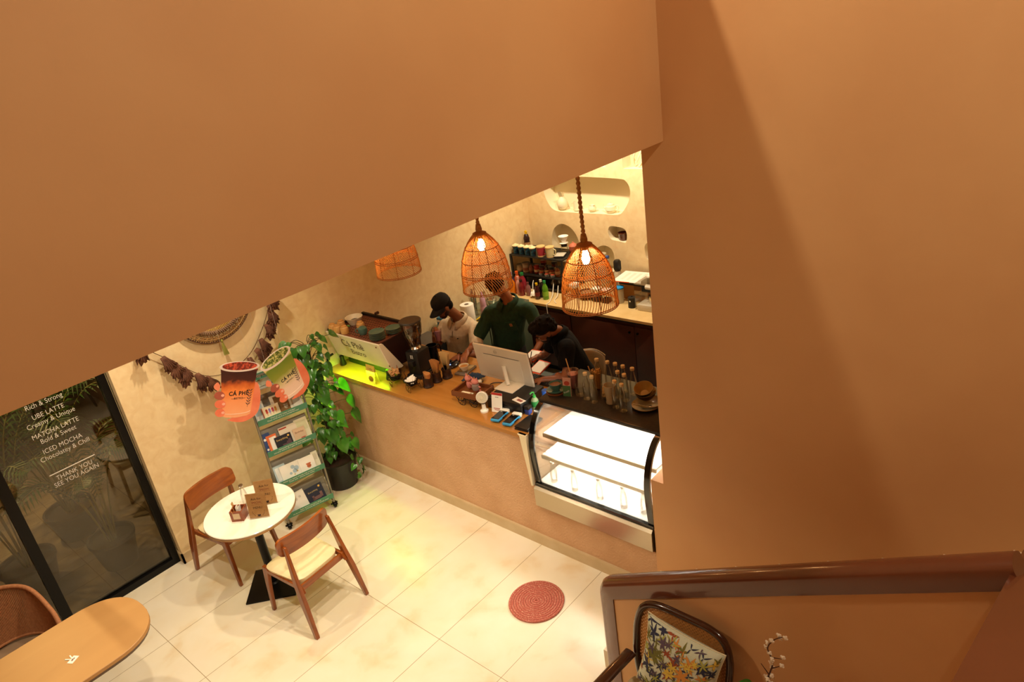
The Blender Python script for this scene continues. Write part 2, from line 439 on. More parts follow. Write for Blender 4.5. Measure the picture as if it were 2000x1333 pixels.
# ================================================================== CAFE FURNITURE
TEAK = wood('teak', '#7c3a10', '#a0541a', .3, 2.2, (1.2, 9, 9), .4)
TEAKX = wood('teak_upright', '#74360f', '#964c18', .3, 2.2, (9, 9, 1.2), .4)
CREAM = mat('cream_leather', '#ecdcae', .45, 0, '#e4d2a0', 9)
MARBLE = mat('marble_top', '#f6efe0', .16, 0, '#e6dcc8', 2.2, 8, 0, None, 0, .2, None, lo=.45, hi=.75, dist=2.5)
EDGE = mat('table_edge', '#b58a55', .5)
KRAFT = mat('kraft_card', '#cf9f66', .7, 0, '#c4935a', 30)
INK = mat('dark_ink', '#3a1c14', .7); INKR = mat('red_ink', '#8a3320', .7); BLACK = mat('black_ink', '#15110f', .6)
ACR = glass('clear_acrylic', '#fefdfb', .5, .03)
GLASS = glass('clear_glass', '#fdfdfb', .4, .02)
WHITE = mat('white_plastic', '#f0eadc', .4); PAPER = mat('white_paper', '#f4efe4', .8)

def cafe_chair(loc, rz, label, wall=False):
    t = thing('dining_chair', loc, label, 'chair', rz, 'wooden chairs at the marble table')
    # seat pad: rounded trapezoid cushion
    def pad(a, b):
        u = a*2-1; v = b*2-1
        # map square to rounded square
        s = 1/max(1e-6, (abs(u)**6+abs(v)**6)**(1/6)) * max(abs(u), abs(v)) if (u or v) else 1
        U, V = u*s, v*s
        w = .213+.012*V; e = max(abs(u), abs(v))
        return (U*w, .03+V*.205, .468-.022*e**8-.008*(1-u*u)*.6)
    b = MB().grid(pad, 20, 20)
    rim = [((-.5+i/20) if False else 0) for i in range(1)]
    def pad2(a, b_):
        p = pad(a, b_); return (p[0]*.96, p[1]*.96, .40)
    b.grid(pad2, 20, 20)
    # skirt between the two sheets
    path = [(i/20, 0) for i in range(20)]+[(1, i/20) for i in range(20)]+[(1-i/20, 1) for i in range(20)]+[(0, 1-i/20) for i in range(20)]
    k = len(b.v)
    for q in path: b.v.append(pad(*q)); b.v.append(pad2(*q))
    n = len(path)
    for i in range(n): j = (i+1) % n; b.f.append((k+2*i, k+2*i+1, k+2*j+1, k+2*j))
    b.build('seat', CREAM, t, 50)
    # backrest: curved board, slightly leaning
    def back(u, v, side):
        x = (u-.5)*.47; r = .47/2
        z = .655+.165*v; c = .045*(x/r)**2
        y = -.118-.02*(v-.5)+c-.014
        return (x, y+side*.011, z)
    b = MB(); NU = 18; pts = []
    for side in (-1, 1):
        b.grid(lambda a, c, s=side: back(*rr(a, c), s), NU, 8)
    def edge():
        return [(i/NU, 0) for i in range(NU)]+[(1, i/8) for i in range(8)]+[(1-i/NU, 1) for i in range(NU)]+[(0, 1-i/8) for i in range(8)]
    k = len(b.v); ed_ = edge(); n = len(ed_)
    for q in ed_:
        for s_ in (-1, 1): b.v.append(back(*rr(*q), s_))
    for i in range(n): j = (i+1) % n; b.f.append((k+2*i, k+2*i+1, k+2*j+1, k+2*j))
    b.build('backrest', TEAK, t, 40)
    for s in (-1, 1):
        # rear leg: one straight tapering stave from the floor to the backrest
        p = [(s*.255, -.285, 0), (s*.237, -.225, .30), (s*.225, -.19, .45), (s*.2, -.142, .76)]
        b = MB(); prof = [(.015, .017), (.017, .03), (.015, .028), (.011, .014)]
        rings = []
        for (x, y, z), (a, c) in zip(p, prof): rings.append([(x-a, y-c, z), (x+a, y-c, z), (x+a, y+c, z), (x-a, y+c, z)])
        v = [q for r_ in rings for q in r_]; f = [(0, 3, 2, 1), (12, 13, 14, 15)]
        for i in range(3): f += [(i*4+j, i*4+(j+1) % 4, i*4+4+(j+1) % 4, i*4+4+j) for j in range(4)]
        mod(b.add(v, f).build('rear_leg', TEAKX, t, 30), 'BEVEL', width=.005, segments=2)
        p = [(s*.222, .275, 0), (s*.21, .245, .28), (s*.2, .22, .44)]; prof = [(.014, .014), (.016, .022), (.016, .035)]
        rings = [[(x-a, y-c, z), (x+a, y-c, z), (x+a, y+c, z), (x-a, y+c, z)] for (x, y, z), (a, c) in zip(p, prof)]
        v = [q for r_ in rings for q in r_]; f = [(0, 3, 2, 1), (8, 9, 10, 11)]
        for i in range(2): f += [(i*4+j, i*4+(j+1) % 4, i*4+4+(j+1) % 4, i*4+4+j) for j in range(4)]
        mod(MB().add(v, f).build('front_leg', TEAKX, t, 30), 'BEVEL', width=.005, segments=2)
        # side rail swelling into both legs
        mod(MB().prism([(-.225, .36), (-.17, .385), (.2, .39), (.235, .36), (.235, .425), (-.2, .425)], 'x', s*.205-.013, s*.205+.013).build('side_rail', TEAK, t, 30), 'BEVEL', width=.004, segments=2)
    MB().box(-.195, .195, .19, .21, .36, .41).build('front_rail', TEAK, t)
    MB().box(-.2, .2, -.185, -.165, .36, .41).build('rear_rail', TEAK, t)
    return t
def rr(u, v, r=.12):
    """pull the corners of the unit square in, so a board has round corners"""
    x, y = u*2-1, v*2-1; asp = .47/.165; rx = .05/.235; ry = .05/.0825
    ax, ay = abs(x), abs(y)
    if ax > 1-rx and ay > 1-ry:
        dx, dy = (ax-(1-rx))/rx, (ay-(1-ry))/ry; m = max(dx, dy); h = math.hypot(dx, dy)
        if h > 1e-6: k = m/h; ax = 1-rx+dx*k*rx; ay = 1-ry+dy*k*ry
    return (math.copysign(ax, x)+1)/2, (math.copysign(ay, y)+1)/2
cafe_chair((2.0, 4.5, 0), 5, 'wooden chair with cream seat in the open floor, its back to the stairs')
cafe_chair((1.93, 5.56, 0), 188, 'wooden chair with cream seat tucked between the round marble table and the wall')

# ---- round marble table
t = thing('bistro_table', (1.93, 5.02, 0), 'small round white marble table on a black pedestal', 'table')
MB().lathe([(0, .73), (.33, .73), (.352, .737), (.355, .752), (.350, .757), (0, .757)], 64).build('tabletop', MARBLE, t, 30)
MB().lathe([(.345, .722), (.353, .724), (.3565, .731), (.3565, .744)], 64, caps=False).build('edge_band', EDGE, t, 30)
MB().lathe([(.10, .70), (.10, .725), (.034, .69), (.034, .04), (.05, .03), (.06, .018)], 24).build('column', BLACKM, t)
b = MB(); R45 = Matrix.Rotation(R(-42), 4, 'Z')
b.add([(s*.2, q*.2, z) for z in (0, .012) for s, q in ((-1, -1), (1, -1), (1, 1), (-1, 1))]+[(s*.06, q*.06, .03) for s, q in ((-1, -1), (1, -1), (1, 1), (-1, 1))],
      [(3, 2, 1, 0), (8, 9, 10, 11)]+[(i+j, i+(j+1) % 4, i+4+(j+1) % 4, i+4+j) for i in (0, 4) for j in range(4)], R45)
b.build('base_plate', BLACKM, t, 20)
TZ = .757
def menu_stand(loc, rz, label):
    m = thing('menu_holder', loc, label, 'menu', rz, 'kraft menus on the marble table')
    lean = R(12)
    B = basis((1, 0, 0), (0, math.sin(lean), math.cos(lean)), (0, -.02, .004))
    c = MB().box(-.075, .075, .006, .205, -.001, .001, B).build('menu_card', KRAFT, m, 0)
    MB().box(-.079, .079, 0, .209, .0012, .003, B).box(-.079, .079, 0, .209, -.003, -.0012, B).box(-.079, .079, -.045, .045, -.004, -.001).build('acrylic_stand', ACR, m, 0)
    def tx(s, y, sz, mt): text(s, sz, mt, c, 'lettering', 'CENTER', .0003, m=B @ Matrix.Translation((0, y, .0013)))
    tx('Ask for', .150, .026, INK); tx('SPECIAL', .122, .022, INKR); tx('MENU', .078, .026, INK)
    MB().box(-.045, .045, .112, .1128, .001, .0015, B).build('printed_rule', INKR, c, 0)
    e = MB()
    e.prism([(-.014, .03), (-.012, .022), (-.006, .016), (.006, .016), (.012, .022), (.014, .03)], 'z', .001, .0016, B)
    e.box(-.017, .017, .012, .0145, .001, .0016, B)
    for s in (-1, 1):
        for i in range(4):
            a = R(20+22*i); x, y = s*(.022+.024*math.sin(a)), .022+.036*(1-math.cos(a))
            e.prism([(x-.004, y), (x, y-.002), (x+.004, y), (x, y+.004)], 'z', .001, .0015, B)
    e.build('printed_emblem', INK, c, 0)
    return m
menu_stand((1.925, 4.845, TZ), -46, 'kraft brown menu card standing nearest the front of the round table')
menu_stand((2.06, 4.95, TZ), -42, 'kraft brown menu card half hidden behind the other menu')
t = thing('sachet_caddy', (1.83, 4.985, TZ), 'small square wooden caddy of sachets and stirrers on the marble table', 'caddy', 38)
b = MB()
for s in (-1, 1):
    b.box(s*.045-.004, s*.045+.004, -.049, .049, 0, .09); b.box(-.041, .041, s*.045-.004, s*.045+.004, 0, .09)
b.box(-.041, .041, -.041, .041, 0, .006)
b.build('box', wood('caddy_wood', '#7a3413', '#8f4318', .3, 5), t, 0)
MB().box(-.0497, -.049, -.028, .028, .022, .072).build('sticker', mat('tan_sticker', '#cbb392', .7), t, 0)
b = MB()
for i, (x, y, a) in enumerate([(.0, -.01, .2), (.012, .008, -.1), (-.012, .012, .3), (.02, -.015, -.3)]):
    b.box(x-.016, x+.016, y-.001, y+.001, .02, .105, Matrix.Rotation(a, 4, 'Y'))
b.build('sachet', PAPER, t, 0)
for dx, a in ((-.02, -24), (-.01, -10)):
    MM = Matrix.Translation((dx, .02, .01)) @ Matrix.Rotation(R(a), 4, 'Y')
    MB().box(-.003, .003, -.001, .001, 0, .12, MM).ell((0, 0, .13), (.010, .002, .022), 10, 8, None if False else MM).build('stirrer', wood('pale_wood', '#c98f4d', '#d9a866', .5, 6), t)
# small clear bottle behind the caddy: shared builder for the glass bottles
CORK = mat('pale_cap', '#d9c39a', .5, 0, '#c9ad7c', 40)
CHROME = mat('chrome', '#d8d4cc', .18, 1)
def glass_bottle(loc, label, group, h=.21, r=.031, cap=CORK, z=0):
    t = thing('glass_bottle', loc, label, 'bottle', 0, group)
    k = h/.21
    MB().lathe([(0, .002), (r*.95, .002), (r, .01*k), (r, .09*k), (r*.9, .115*k), (.016, .165*k), (.0135, .185*k), (.0135, .2*k), (.012, .2*k), (.012, .185*k), (.0145, .165*k), (r*.86, .114*k), (r*.93, .088*k), (r*.92, .016*k), (0, .012)], 20, caps=False).build('glass_body', GLASS, t, 60)
    MB().lathe([(0, .19*k), (.0155, .19*k), (.0165, .194*k), (.0165, .207*k), (.015, .21*k), (0, .21*k)], 16).build('cap', cap, t, 50)
    return t
glass_bottle((1.955, 5.1, TZ), 'small clear glass bottle behind the menus on the marble table', 'glass bottles', .19, .028, CHROME)

# ---- capsule table and its rope chair, front left
TAB = wood('honey_wood', '#ae7f48', '#b68850', .45, .8, (1, 5, 5), .0, .02)
t = thing('long_table', (-.1, 4.72, 0), 'long honey wood table with rounded ends by the glass wall', 'table')
def capsule(rx, ry, n=20, x0=-.75, x1=.69):
    """stadium: straight sides, superelliptic ends"""
    p = []
    for i in range(n+1):
        a = -PI/2+PI*i/n; c, s = math.cos(a), math.sin(a)
        p.append((x1+rx*abs(c)**.85, ry*math.copysign(abs(s)**.85, s)))
    for i in range(n+1):
        a = PI/2+PI*i/n; c, s = math.cos(a), math.sin(a)
        p.append((x0-rx*abs(c)**.85, ry*math.copysign(abs(s)**.85, s)))
    return p
o = MB().prism(capsule(.34, .345), 'z', .722, .75).build('tabletop', TAB, t, 30); mod(o, 'BEVEL', width=.004, segments=2, limit_method='ANGLE')
def loft(rings, cap=True):
    n = len(rings[0]); v = [p for r_ in rings for p in r_]; f = []
    for i in range(len(rings)-1): f += [(i*n+j, i*n+(j+1) % n, (i+1)*n+(j+1) % n, (i+1)*n+j) for j in range(n)]
    if cap: f += [tuple(range(n-1, -1, -1)), tuple(range((len(rings)-1)*n, len(rings)*n))]
    return v, f
rg = [[(x, y, z) for x, y in capsule(a, b_)] for a, b_, z in ((.25, .25, .655), (.33, .335, .70), (.338, .343, .722))]
MB().add(*loft(rg)).build('apron', mat('dark_edge', '#5a4230', .5), t, 40)
rg = [[(x, y, z) for x, y in capsule(a, b_, 20, -.55, .35)] for a, b_, z in ((.25, .28, 0), (.2, .22, .2), (.17, .19, .45), (.19, .2, .655))]
MB().add(*loft(rg)).build('pedestal', mat('clay_paint', '#b5703c', .7), t, 50)
t = thing('paper_sachet', (.445, 4.62, .75), 'torn white sugar sachet lying on the long wooden table', 'sachet', 30)
MB().box(-.03, .03, -.02, .02, 0, .0015).build('packet', PAPER, t, 0)
b = MB()
for a in (60, 95): b.box(0, .055, -.004, .004, .0016, .003, Matrix.Rotation(R(a), 4, 'Z'))
b.build('torn_strip', PAPER, t, 0)
MB().box(-.012, .014, -.004, .004, .0016, .0022).build('print', INKR, t, 0)
ROPE = mat('tan_rope', '#a96f45', .75, 0, '#96603a', 60)
t = thing('rope_chair', (.22, 5.40, 0), 'woven rope armchair between the long table and the glass', 'chair')
top = crv([(-.30, -.24, .63), (-.31, -.1, .72), (-.27, .12, .84), (-.14, .25, .88), (0, .28, .89), (.14, .25, .88), (.27, .12, .84), (.31, -.1, .72), (.30, -.24, .63)], 8)
low = crv([(-.26, -.22, .46), (-.265, -.1, .47), (-.23, .08, .48), (-.12, .18, .49), (0, .205, .49), (.12, .18, .49), (.23, .08, .48), (.265, -.1, .47), (.26, -.22, .46)], 8)
MB().tube(top, .016, 10).build('top_rail', ROPE, t); MB().tube(low, .010, 8).build('lower_rail', ROPE, t)
b = MB()
for i in range(len(top)-1):
    for q in (.0, .5):
        p0 = top[i].lerp(top[i+1], q); p1 = low[i].lerp(low[i+1], q); b.tube([p0, p1], .0042, 5, False)
b.build('cord_weave', ROPE, t)
MB().lathe([(0, .42), (.25, .42), (.265, .44), (.25, .465), (0, .47)], 32).build('seat', mat('taupe_cushion', '#8c7258', .9), t)
for sx, sy in ((-1, -1), (1, -1), (-1, 1), (1, 1)):
    MB().tube([(sx*.19, sy*.17-.03, .43), (sx*.25, sy*.22-.03, 0)], [.015, .011], 10).build('leg', BLACKM, t)

# ---- round braided mat
b = MB()
for i in range(11):
    r_ = .016+i*.0185; b.tube(circ((0, 0, .008), r_, 56), .0098, 8, closed=True)
m = mat('red_braid', '#b25a4a', .85, 0, '#dca58c', 140, 2, .6, 200, lo=.52, hi=.7)
b.lathe([(0, .001), (.205, .001), (.205, .006), (0, .006)], 48)
o = b.build('braided_mat', m); o.location = (2.945, 3.03, 0); tag(o, 'round red braided mat alone on the tiled floor', 'mat')

# ---- cane back armchair beside the stair parapet
DARK = wood('dark_walnut', '#2a120a', '#3c1a0e', .18, 3, (2, 8, 8), .6)
def cane_mat():
    m = bpy.data.materials.new('cane'); m.use_nodes = True; nt = m.node_tree; L = nt.links.new
    b = nt.nodes['Principled BSDF']; b.inputs['Base Color'].default_value = lin('#b57b3c'); b.inputs['Roughness'].default_value = .6
    tc = nt.nodes.new('ShaderNodeTexCoord'); sp = nt.nodes.new('ShaderNodeSeparateXYZ'); L(tc.outputs['Object'], sp.inputs[0])
    outs = []
    for ax in ('X', 'Z'):
        q = nt.nodes.new('ShaderNodeMath'); q.operation = 'MULTIPLY'; q.inputs[1].default_value = 620/2; L(sp.outputs[ax], q.inputs[0])
        s_ = nt.nodes.new('ShaderNodeMath'); s_.operation = 'SINE'; L(q.outputs[0], s_.inputs[0]); outs.append(s_)
    mu = nt.nodes.new('ShaderNodeMath'); mu.operation = 'MULTIPLY'; L(outs[0].outputs[0], mu.inputs[0]); L(outs[1].outputs[0], mu.inputs[1])
    lt = nt.nodes.new('ShaderNodeMath'); lt.operation = 'LESS_THAN'; lt.inputs[1].default_value = .45; L(mu.outputs[0], lt.inputs[0])
    L(lt.outputs[0], b.inputs['Alpha']); return m
t = thing('armchair', (2.20, 1.545, 0), 'dark wooden armchair with cane back in front of the stair parapet', 'armchair', 90)
def bk(x, z): return (x, -.235-.12*(z-.42)/.6, z)      # leaning back plane (local -y is the back)
outl = crv([bk(*p) for p in [(0, 1.0), (.15, .995), (.235, .955), (.270, .87), (.276, .76), (.265, .62), (.21, .47), (.1, .425), (0, .42), (-.1, .425), (-.21, .47), (-.265, .62), (-.276, .76), (-.270, .87), (-.235, .955), (-.15, .995)]], 6, True)
MB().tube(outl, .0205, 12, closed=True).build('back_frame', DARK, t)
k = len(outl); cen = Vector(bk(0, .72)); v = [cen]+[p for p in outl]
for q, nm in ((-.006, 'cane_panel'),):
    MB().add([(p[0], p[1]+q, p[2]) for p in v], [(0, i+1, (i+1) % k+1) for i in range(k)]).build(nm, cane_mat(), t, 0)
for s in (-1, 1):
    a = crv([(s*.29, -.25, .66), (s*.31, -.05, .655), (s*.325, .15, .645), (s*.325, .3, .62)], 5)
    MB().tube(a, [.038]*len(a), 12, flat=.42).build('arm', DARK, t)
    MB().tube([(s*.315, .26, .63), (s*.30, .27, .3), (s*.29, .29, 0)], [.022, .02, .015], 10).build('front_leg', DARK, t)
    MB().tube([(s*.27, -.24, .42), (s*.27, -.26, .3), (s*.27, -.31, 0)], [.022, .022, .015], 10).build('rear_leg', DARK, t)
MB().rbox(-.30, .30, -.25, .29, .31, .37, .01).build('seat_frame', DARK, t)
MB().rbox(-.275, .275, -.235, .285, .37, .545, .045, 3).build('seat_cushion', mat('oat_linen', '#cdbfa2', .95, 0, '#beb092', 90, 2, .3), t)
# floral cushion on the chair
t = thing('cushion', (2.36, 1.50, .72), 'square floral cushion leaning on the cane back armchair', 'cushion')
u_, v_ = Vector((0, -.97, -.12)), Vector((.20, .08, .97)); CB = basis(u_, v_, (2.428, 1.515, .765)); t.matrix_world = CB
def pil(u, v, side, off=0):
    x, y = u*2-1, v*2-1
    pin = 1-.07*(1-x*x)*0; ex = 1-.10*(1-abs(y)**1.6); ey = 1-.10*(1-abs(x)**1.6)
    h = .075*((1-x**4)*(1-y**4))**.6
    return (x*.222*(1-.09*(1-y*y)), y*.222*(1-.09*(1-x*x)), side*(h+off))
b = MB().grid(lambda u, v: pil(u, v, 1), 24, 24).grid(lambda u, v: pil(u, v, -1), 24, 24)
b.build('cover', mat('pale_sage_linen', '#cfd0b8', .9, 0, '#c3c8b0', 5, 3, .2, 200), t, 80)
b = MB(); ring_ = [pil(i/24, 0, 1) for i in range(24)]+[pil(1, i/24, 1) for i in range(24)]+[pil(1-i/24, 1, 1) for i in range(24)]+[pil(0, 1-i/24, 1) for i in range(24)]
b.tube(ring_, .004, 6, closed=True).build('piping', mat('cream_piping', '#d9cfae', .9), t)
LC = [('olive_print', '#6f6a2c'), ('rust_print', '#9a4a26'), ('navy_print', '#2f3148'), ('ochre_print', '#d08a3a'), ('lime_print', '#a3a04a'), ('plum_print', '#5c4a58'), ('yellow_print', '#d9b84a')]
fl = random.Random(11)
def pleaf(b, cx, cy, a, ln, wd, lay):
    N = 7; top_, bot_ = [], []
    for i in range(N+1):
        s_ = i/N; w = wd*math.sin(PI*s_**.8)*(1-.25*s_); bend = .18*ln*s_*s_
        for sg, lst in ((1, top_), (-1, bot_)):
            x = s_*ln; y = sg*w+bend
            lst.append((cx+x*math.cos(a)-y*math.sin(a), cy+x*math.sin(a)+y*math.cos(a)))
    poly = top_+bot_[::-1][1:-1]
    top_ = [(min(.985, max(.015, q[0])), min(.985, max(.015, q[1]))) for q in top_]; bot_ = [(min(.985, max(.015, q[0])), min(.985, max(.015, q[1]))) for q in bot_]
    k = len(b.v); n_ = len(top_)
    for p_, q_ in zip(top_, bot_): b.v.append(pil(*p_, 1, .0012+.0004*lay)); b.v.append(pil(*q_, 1, .0012+.0004*lay))
    for i in range(n_-1): b.f.append((k+2*i, k+2*i+1, k+2*i+3, k+2*i+2))
clus = [(.2, .62, 0, 8, .16, .028), (.82, .35, 0, 9, .16, .03), (.48, .68, 1, 5, .14, .022), (.62, .55, 3, 7, .16, .024), (.3, .3, 2, 6, .15, .026), (.72, .18, 2, 6, .14, .026), (.55, .35, 2, 4, .13, .024),
        (.42, .12, 1, 8, .14, .024), (.15, .88, 2, 5, .1, .018), (.3, .84, 5, 6, .1, .016), (.84, .78, 2, 6, .1, .02), (.68, .76, 3, 6, .12, .02), (.45, .48, 6, 7, .1, .022), (.9, .58, 4, 6, .12, .012),
        (.12, .42, 2, 5, .12, .022), (.55, .88, 0, 5, .1, .016), (.9, .12, 1, 5, .1, .02), (.2, .12, 4, 7, .13, .012), (.35, .6, 4, 4, .12, .01), (.72, .42, 6, 4, .1, .018), (.6, .1, 1, 5, .1, .02), (.4, .9, 4, 5, .12, .01)]
bs = [MB() for _ in LC]
for i in range(81): clus.append(((i % 9+fl.uniform(.1, .9))/9, (i//9+fl.uniform(.1, .9))/9, fl.choice([0, 0, 1, 2, 2, 3, 4, 5, 6]), fl.randint(3, 7), fl.uniform(.06, .10), fl.uniform(.008, .014)))
for cx, cy, ci, nn, ln, wd in clus:
    for i in range(nn): pleaf(bs[ci], cx, cy, TAU*i/nn+fl.uniform(-.25, .25), ln*1.05*fl.uniform(.8, 1.15), wd*1.05, ci)
for bb, (nm, hx) in zip(bs, LC):
    if bb.v: bb.build('printed_leaves', mat(nm, hx, .9), t, 0, fix=False)
# vase with a blossom branch
t = thing('floor_vase', (2.44, 1.02, 0), 'tall floor vase holding a twig of white blossom beside the parapet', 'vase')
MB().lathe([(0, 0), (.09, 0), (.12, .08), (.13, .25), (.09, .45), (.05, .55), (.06, .6), (.05, .6), (.04, .55), (.0, .5)], 24).build('vase', mat('clay_vase', '#8a5a3c', .7), t)
st = crv([(0, 0, .5), (.0, .01, .75), (.0, .02, .95), (.01, .0, 1.08), (.0, .02, 1.17), (.0, -.01, 1.24), (0, -.05, 1.28)], 6)
b = MB().tube(st, [.005*(1-.6*i/len(st)) for i in range(len(st))], 6)
for p in ((6, (.0, -.045, .06)), (16, (.0, -.05, .05)), (20, (0, -.05, .02)), (14, (0, .04, .05))):
    b.tube([st[p[0]], st[p[0]]+Vector(p[1])], [.003, .0015], 5)
b.build('branch', mat('twig_bark', '#4a2618', .8), t)
b = MB(); fb = random.Random(3)
pts = [st[i] for i in range(12, len(st), 2)]+[st[6]+Vector((0, -.045, .06)), st[16]+Vector((0, -.05, .05)), st[20]+Vector((0, -.05, .02))]+[st[13]+Vector((0, fb.uniform(-.025, .025), fb.uniform(-.03, .03))) for _ in range(7)]
for p in pts:
    q = p+Vector((fb.uniform(-.012, .012), fb.uniform(-.012, .012), 0)); b.ell(q, (.008, .008, .009), 8, 6)
    for i in range(4):
        a = TAU*i/4+fb.random(); b.ell(q+Vector((.0, .008*math.cos(a), .008*math.sin(a))), (.005, .006, .006), 6, 5)
b.build('blossom', mat('white_blossom', '#f2e4cf', .7), t)
lf = MB(); 
for i, (a, ln) in enumerate(((1.9, .32), (2.6, .25), (.6, .2))):
    path = crv([(0, 0, .56), (.0, math.cos(a)*ln*.5, .75), (-.0, math.cos(a)*ln*.6+.03, .86)], 4); lf.tube(path, .003, 5)
    e = path[-1]; lf.grid(lambda u, v, e=e: (e.x+(v-.5)*.06*math.sin(PI*u), e.y+u*.09-.04, e.z+.02-.04*u*u), 8, 4)
lf.build('leaf', mat('vase_leaf', '#3f7a24', .4), t)

# ---- greeting-card rack
GREEN = mat('card_green', '#4a8a6c', .6); STEEL = mat('grey_steel', '#8e8a80', .35, .7); GREYP = mat('grey_panel', '#8b867a', .5)
RM = Matrix.Translation((2.645, 5.495, 0)) @ Matrix.Rotation(R(-14), 4, 'Z')
rk = thing('card_rack', (2.645, 5.495, 0), 'grey wheeled greeting card rack with green shelf strips beside the potted climber', 'rack', -14)
b = MB()
for s in (-1, 1):
    b.tube([(s*.225, 0, .055), (s*.225, 0, 1.545)], .011, 10); b.tube([(s*.225, .26, .055), (s*.225, .03, .62)], .011, 10)
    b.tube([(s*.225, 0, .07), (s*.225, .26, .07)], .010, 8)
b.tube([(-.225, 0, 1.54), (.225, 0, 1.54)], .009, 8); b.tube([(-.225, .26, .07), (.225, .26, .07)], .009, 8)
b.build('frame', STEEL, rk)
for sx in (-1, 1):
    for y in (0, .26):
        c = MB(); c.tube([(sx*.225-.012, y, .027), (sx*.225+.012, y, .027)], .026, 16); c.box(sx*.225-.018, sx*.225+.018, y-.012, y+.012, .03, .062)
        for k in range(5): c.box(-.004, .004, .018, .034, -.008, .008, Matrix.Translation((sx*.225, y, .04)) @ Matrix.Rotation(TAU*k/5, 4, 'Z'))
        c.build('castor', BLACKM, rk)
SH = [1.43, 1.115, .80, .475, .14]
TXT = [('say it...with a card', ''), ('Want to wish happy birthday?', 'These cards say it in a wonderful way!'), ('Appreciating blooming moments?', 'Let your wishes be a part of your celebration'),
       ('When you wanna choose nice words for your', 'loved ones - choose from these'), ('Each card is not just a card,', "it's an emotion, precious like your loved ones!")]
for i, z in enumerate(SH):
    tr = MB(); lean = R(17)
    tr.box(-.215, .215, -.045, .03, z-.004, z)
    B = basis((1, 0, 0), (0, math.sin(lean), math.cos(lean)), (0, .03, z))
    tr.box(-.215, .215, 0, .215 if i else .10, -.004, 0, B)
    for k in range(1, 5 if i else 2): tr.box(-.215, .215, .043*k-.003, .043*k+.003, 0, .0035, B)
    sh = tr.build('shelf', GREYP, rk, 0)
    if i == 0:
        Bs = basis((1, 0, 0), (0, math.sin(R(8)), math.cos(R(8))), (0, -.012, z+.03)); y0, y1 = .045, .10
    else:
        Bs = basis((1, 0, 0), (0, -math.sin(R(14)), math.cos(R(14))), (0, -.045, z-.008)); y0, y1 = 0, .062
    fs = MB().box(-.222, .222, y0, y1, -.0015, .0015, Bs).build('shelf_strip', GREEN, rk, 0)
    for q, ln in enumerate(TXT[i]):
        if ln: text(ln, .0185 if i else .03, WHITE, fs, 'lettering', 'CENTER', .0003, m=Bs @ Matrix.Translation((0, y0+.038-.021*q if i else y0+.018, .0018)))
def card(shelf, x, w, h, y, hexc, label, marks=(), tilt=0, lean=19, txt=None):
    z = SH[shelf]
    c = thing('greeting_card', (0, 0, 0), label, 'card', 0, 'greeting cards on the rack')
    c.matrix_world = RM @ basis((1, 0, 0), (0, math.sin(R(lean)), math.cos(R(lean))), (x, y, z+.005+abs(math.sin(R(tilt)))*w/2)) @ Matrix.Rotation(R(tilt), 4, 'Z')
    MB().box(-w/2, w/2, 0, h, -.0015, .0015).build('cover', mat('card_'+hexc[1:], hexc, .7), c, 0)
    for nm, sh_, hx in marks:
        b = MB()
        for s_ in sh_:
            if len(s_) == 4: b.box(s_[0]-s_[2], s_[0]+s_[2], s_[1]-s_[3], s_[1]+s_[3], .0015, .0022)
            elif len(s_) == 3: b.prism([(s_[0]+s_[2]*math.cos(TAU*k/14), s_[1]+s_[2]*math.sin(TAU*k/14)) for k in range(14)], 'z', .0015, .0022)
        b.build(nm, mat('print_'+hx[1:], hx, .7), c, 0)
    if txt: text(txt[0], txt[1], mat('print_'+txt[2][1:], txt[2], .7), c, 'lettering', 'CENTER', .0003, m=Matrix.Translation((txt[3], txt[4], .0024)))
    return c
lolly = lambda x, hx: ('printed_lolly', [(x, .07, .009, .015), (x, .085, .009), (x, .046, .0018, .010)], hx)
card(0, -.07, .14, .13, .005, '#dfe8d4', 'pale green leafy card on the top shelf, left half', [('printed_sprig', [(-.02, .08, .004, .03), (.0, .1, .012), (-.03, .06, .01)], '#7fa07a')], 0, 14)
card(0, .075, .13, .13, .005, '#e9cfc4', 'pale pink card on the top shelf, right half', [('printed_panel', [(0, .07, .04, .045)], '#e3bfb2')], 0, 14)
card(1, -.165, .10, .17, .012, '#e8ece6', 'white and blue card at the left end of the popsicle shelf', [('printed_panel', [(0, .1, .035, .05)], '#b9cfd6')])
card(1, .16, .10, .17, .012, '#ece9dc', 'white sketched card at the right end of the popsicle shelf', [('printed_panel', [(0, .1, .03, .05)], '#cdd6d2')])
card(1, .03, .17, .18, .000, '#f3ecd8', 'cream framed card with a brown picture of a coffee cup', [('printed_picture', [(.005, .09, .06, .075)], '#8a6232'), ('printed_cup', [(.03, .05, .018), (.03, .07, .02, .005)], '#e3d3b5')])
card(1, -.075, .15, .115, -.012, '#f0dfb8', 'cream card printed with four coloured ice lollies', [lolly(-.036, '#c8442c'), lolly(-.01, '#9a86c2'), lolly(.016, '#c24a5a'), lolly(.042, '#e09a3c'), ('printed_edge', [(-.071, .057, .004, .057)], '#a8432a')])
card(2, -.18, .08, .175, .012, '#31497e', 'navy and white spotted card at the far left of its shelf', [('printed_spots', [(-.01, .12, .012), (.012, .07, .014), (-.012, .03, .01)], '#f0ece0')])
card(2, -.135, .09, .15, .002, '#e2733e', 'orange edged white card beside the navy spotted one', [('printed_panel', [(.008, .07, .03, .06)], '#f2ece0')])
card(2, .15, .12, .185, .014, '#e7dfc2', 'tall pale yellow card standing at the right behind the tan one', [('printed_panel', [(0, .12, .045, .045)], '#d9d7b0')])
card(2, .02, .16, .175, .006, '#e9dcc6', 'cream card with a red bar behind the black card', [('printed_bar', [(-.04, .16, .035, .006)], '#b63a26')])
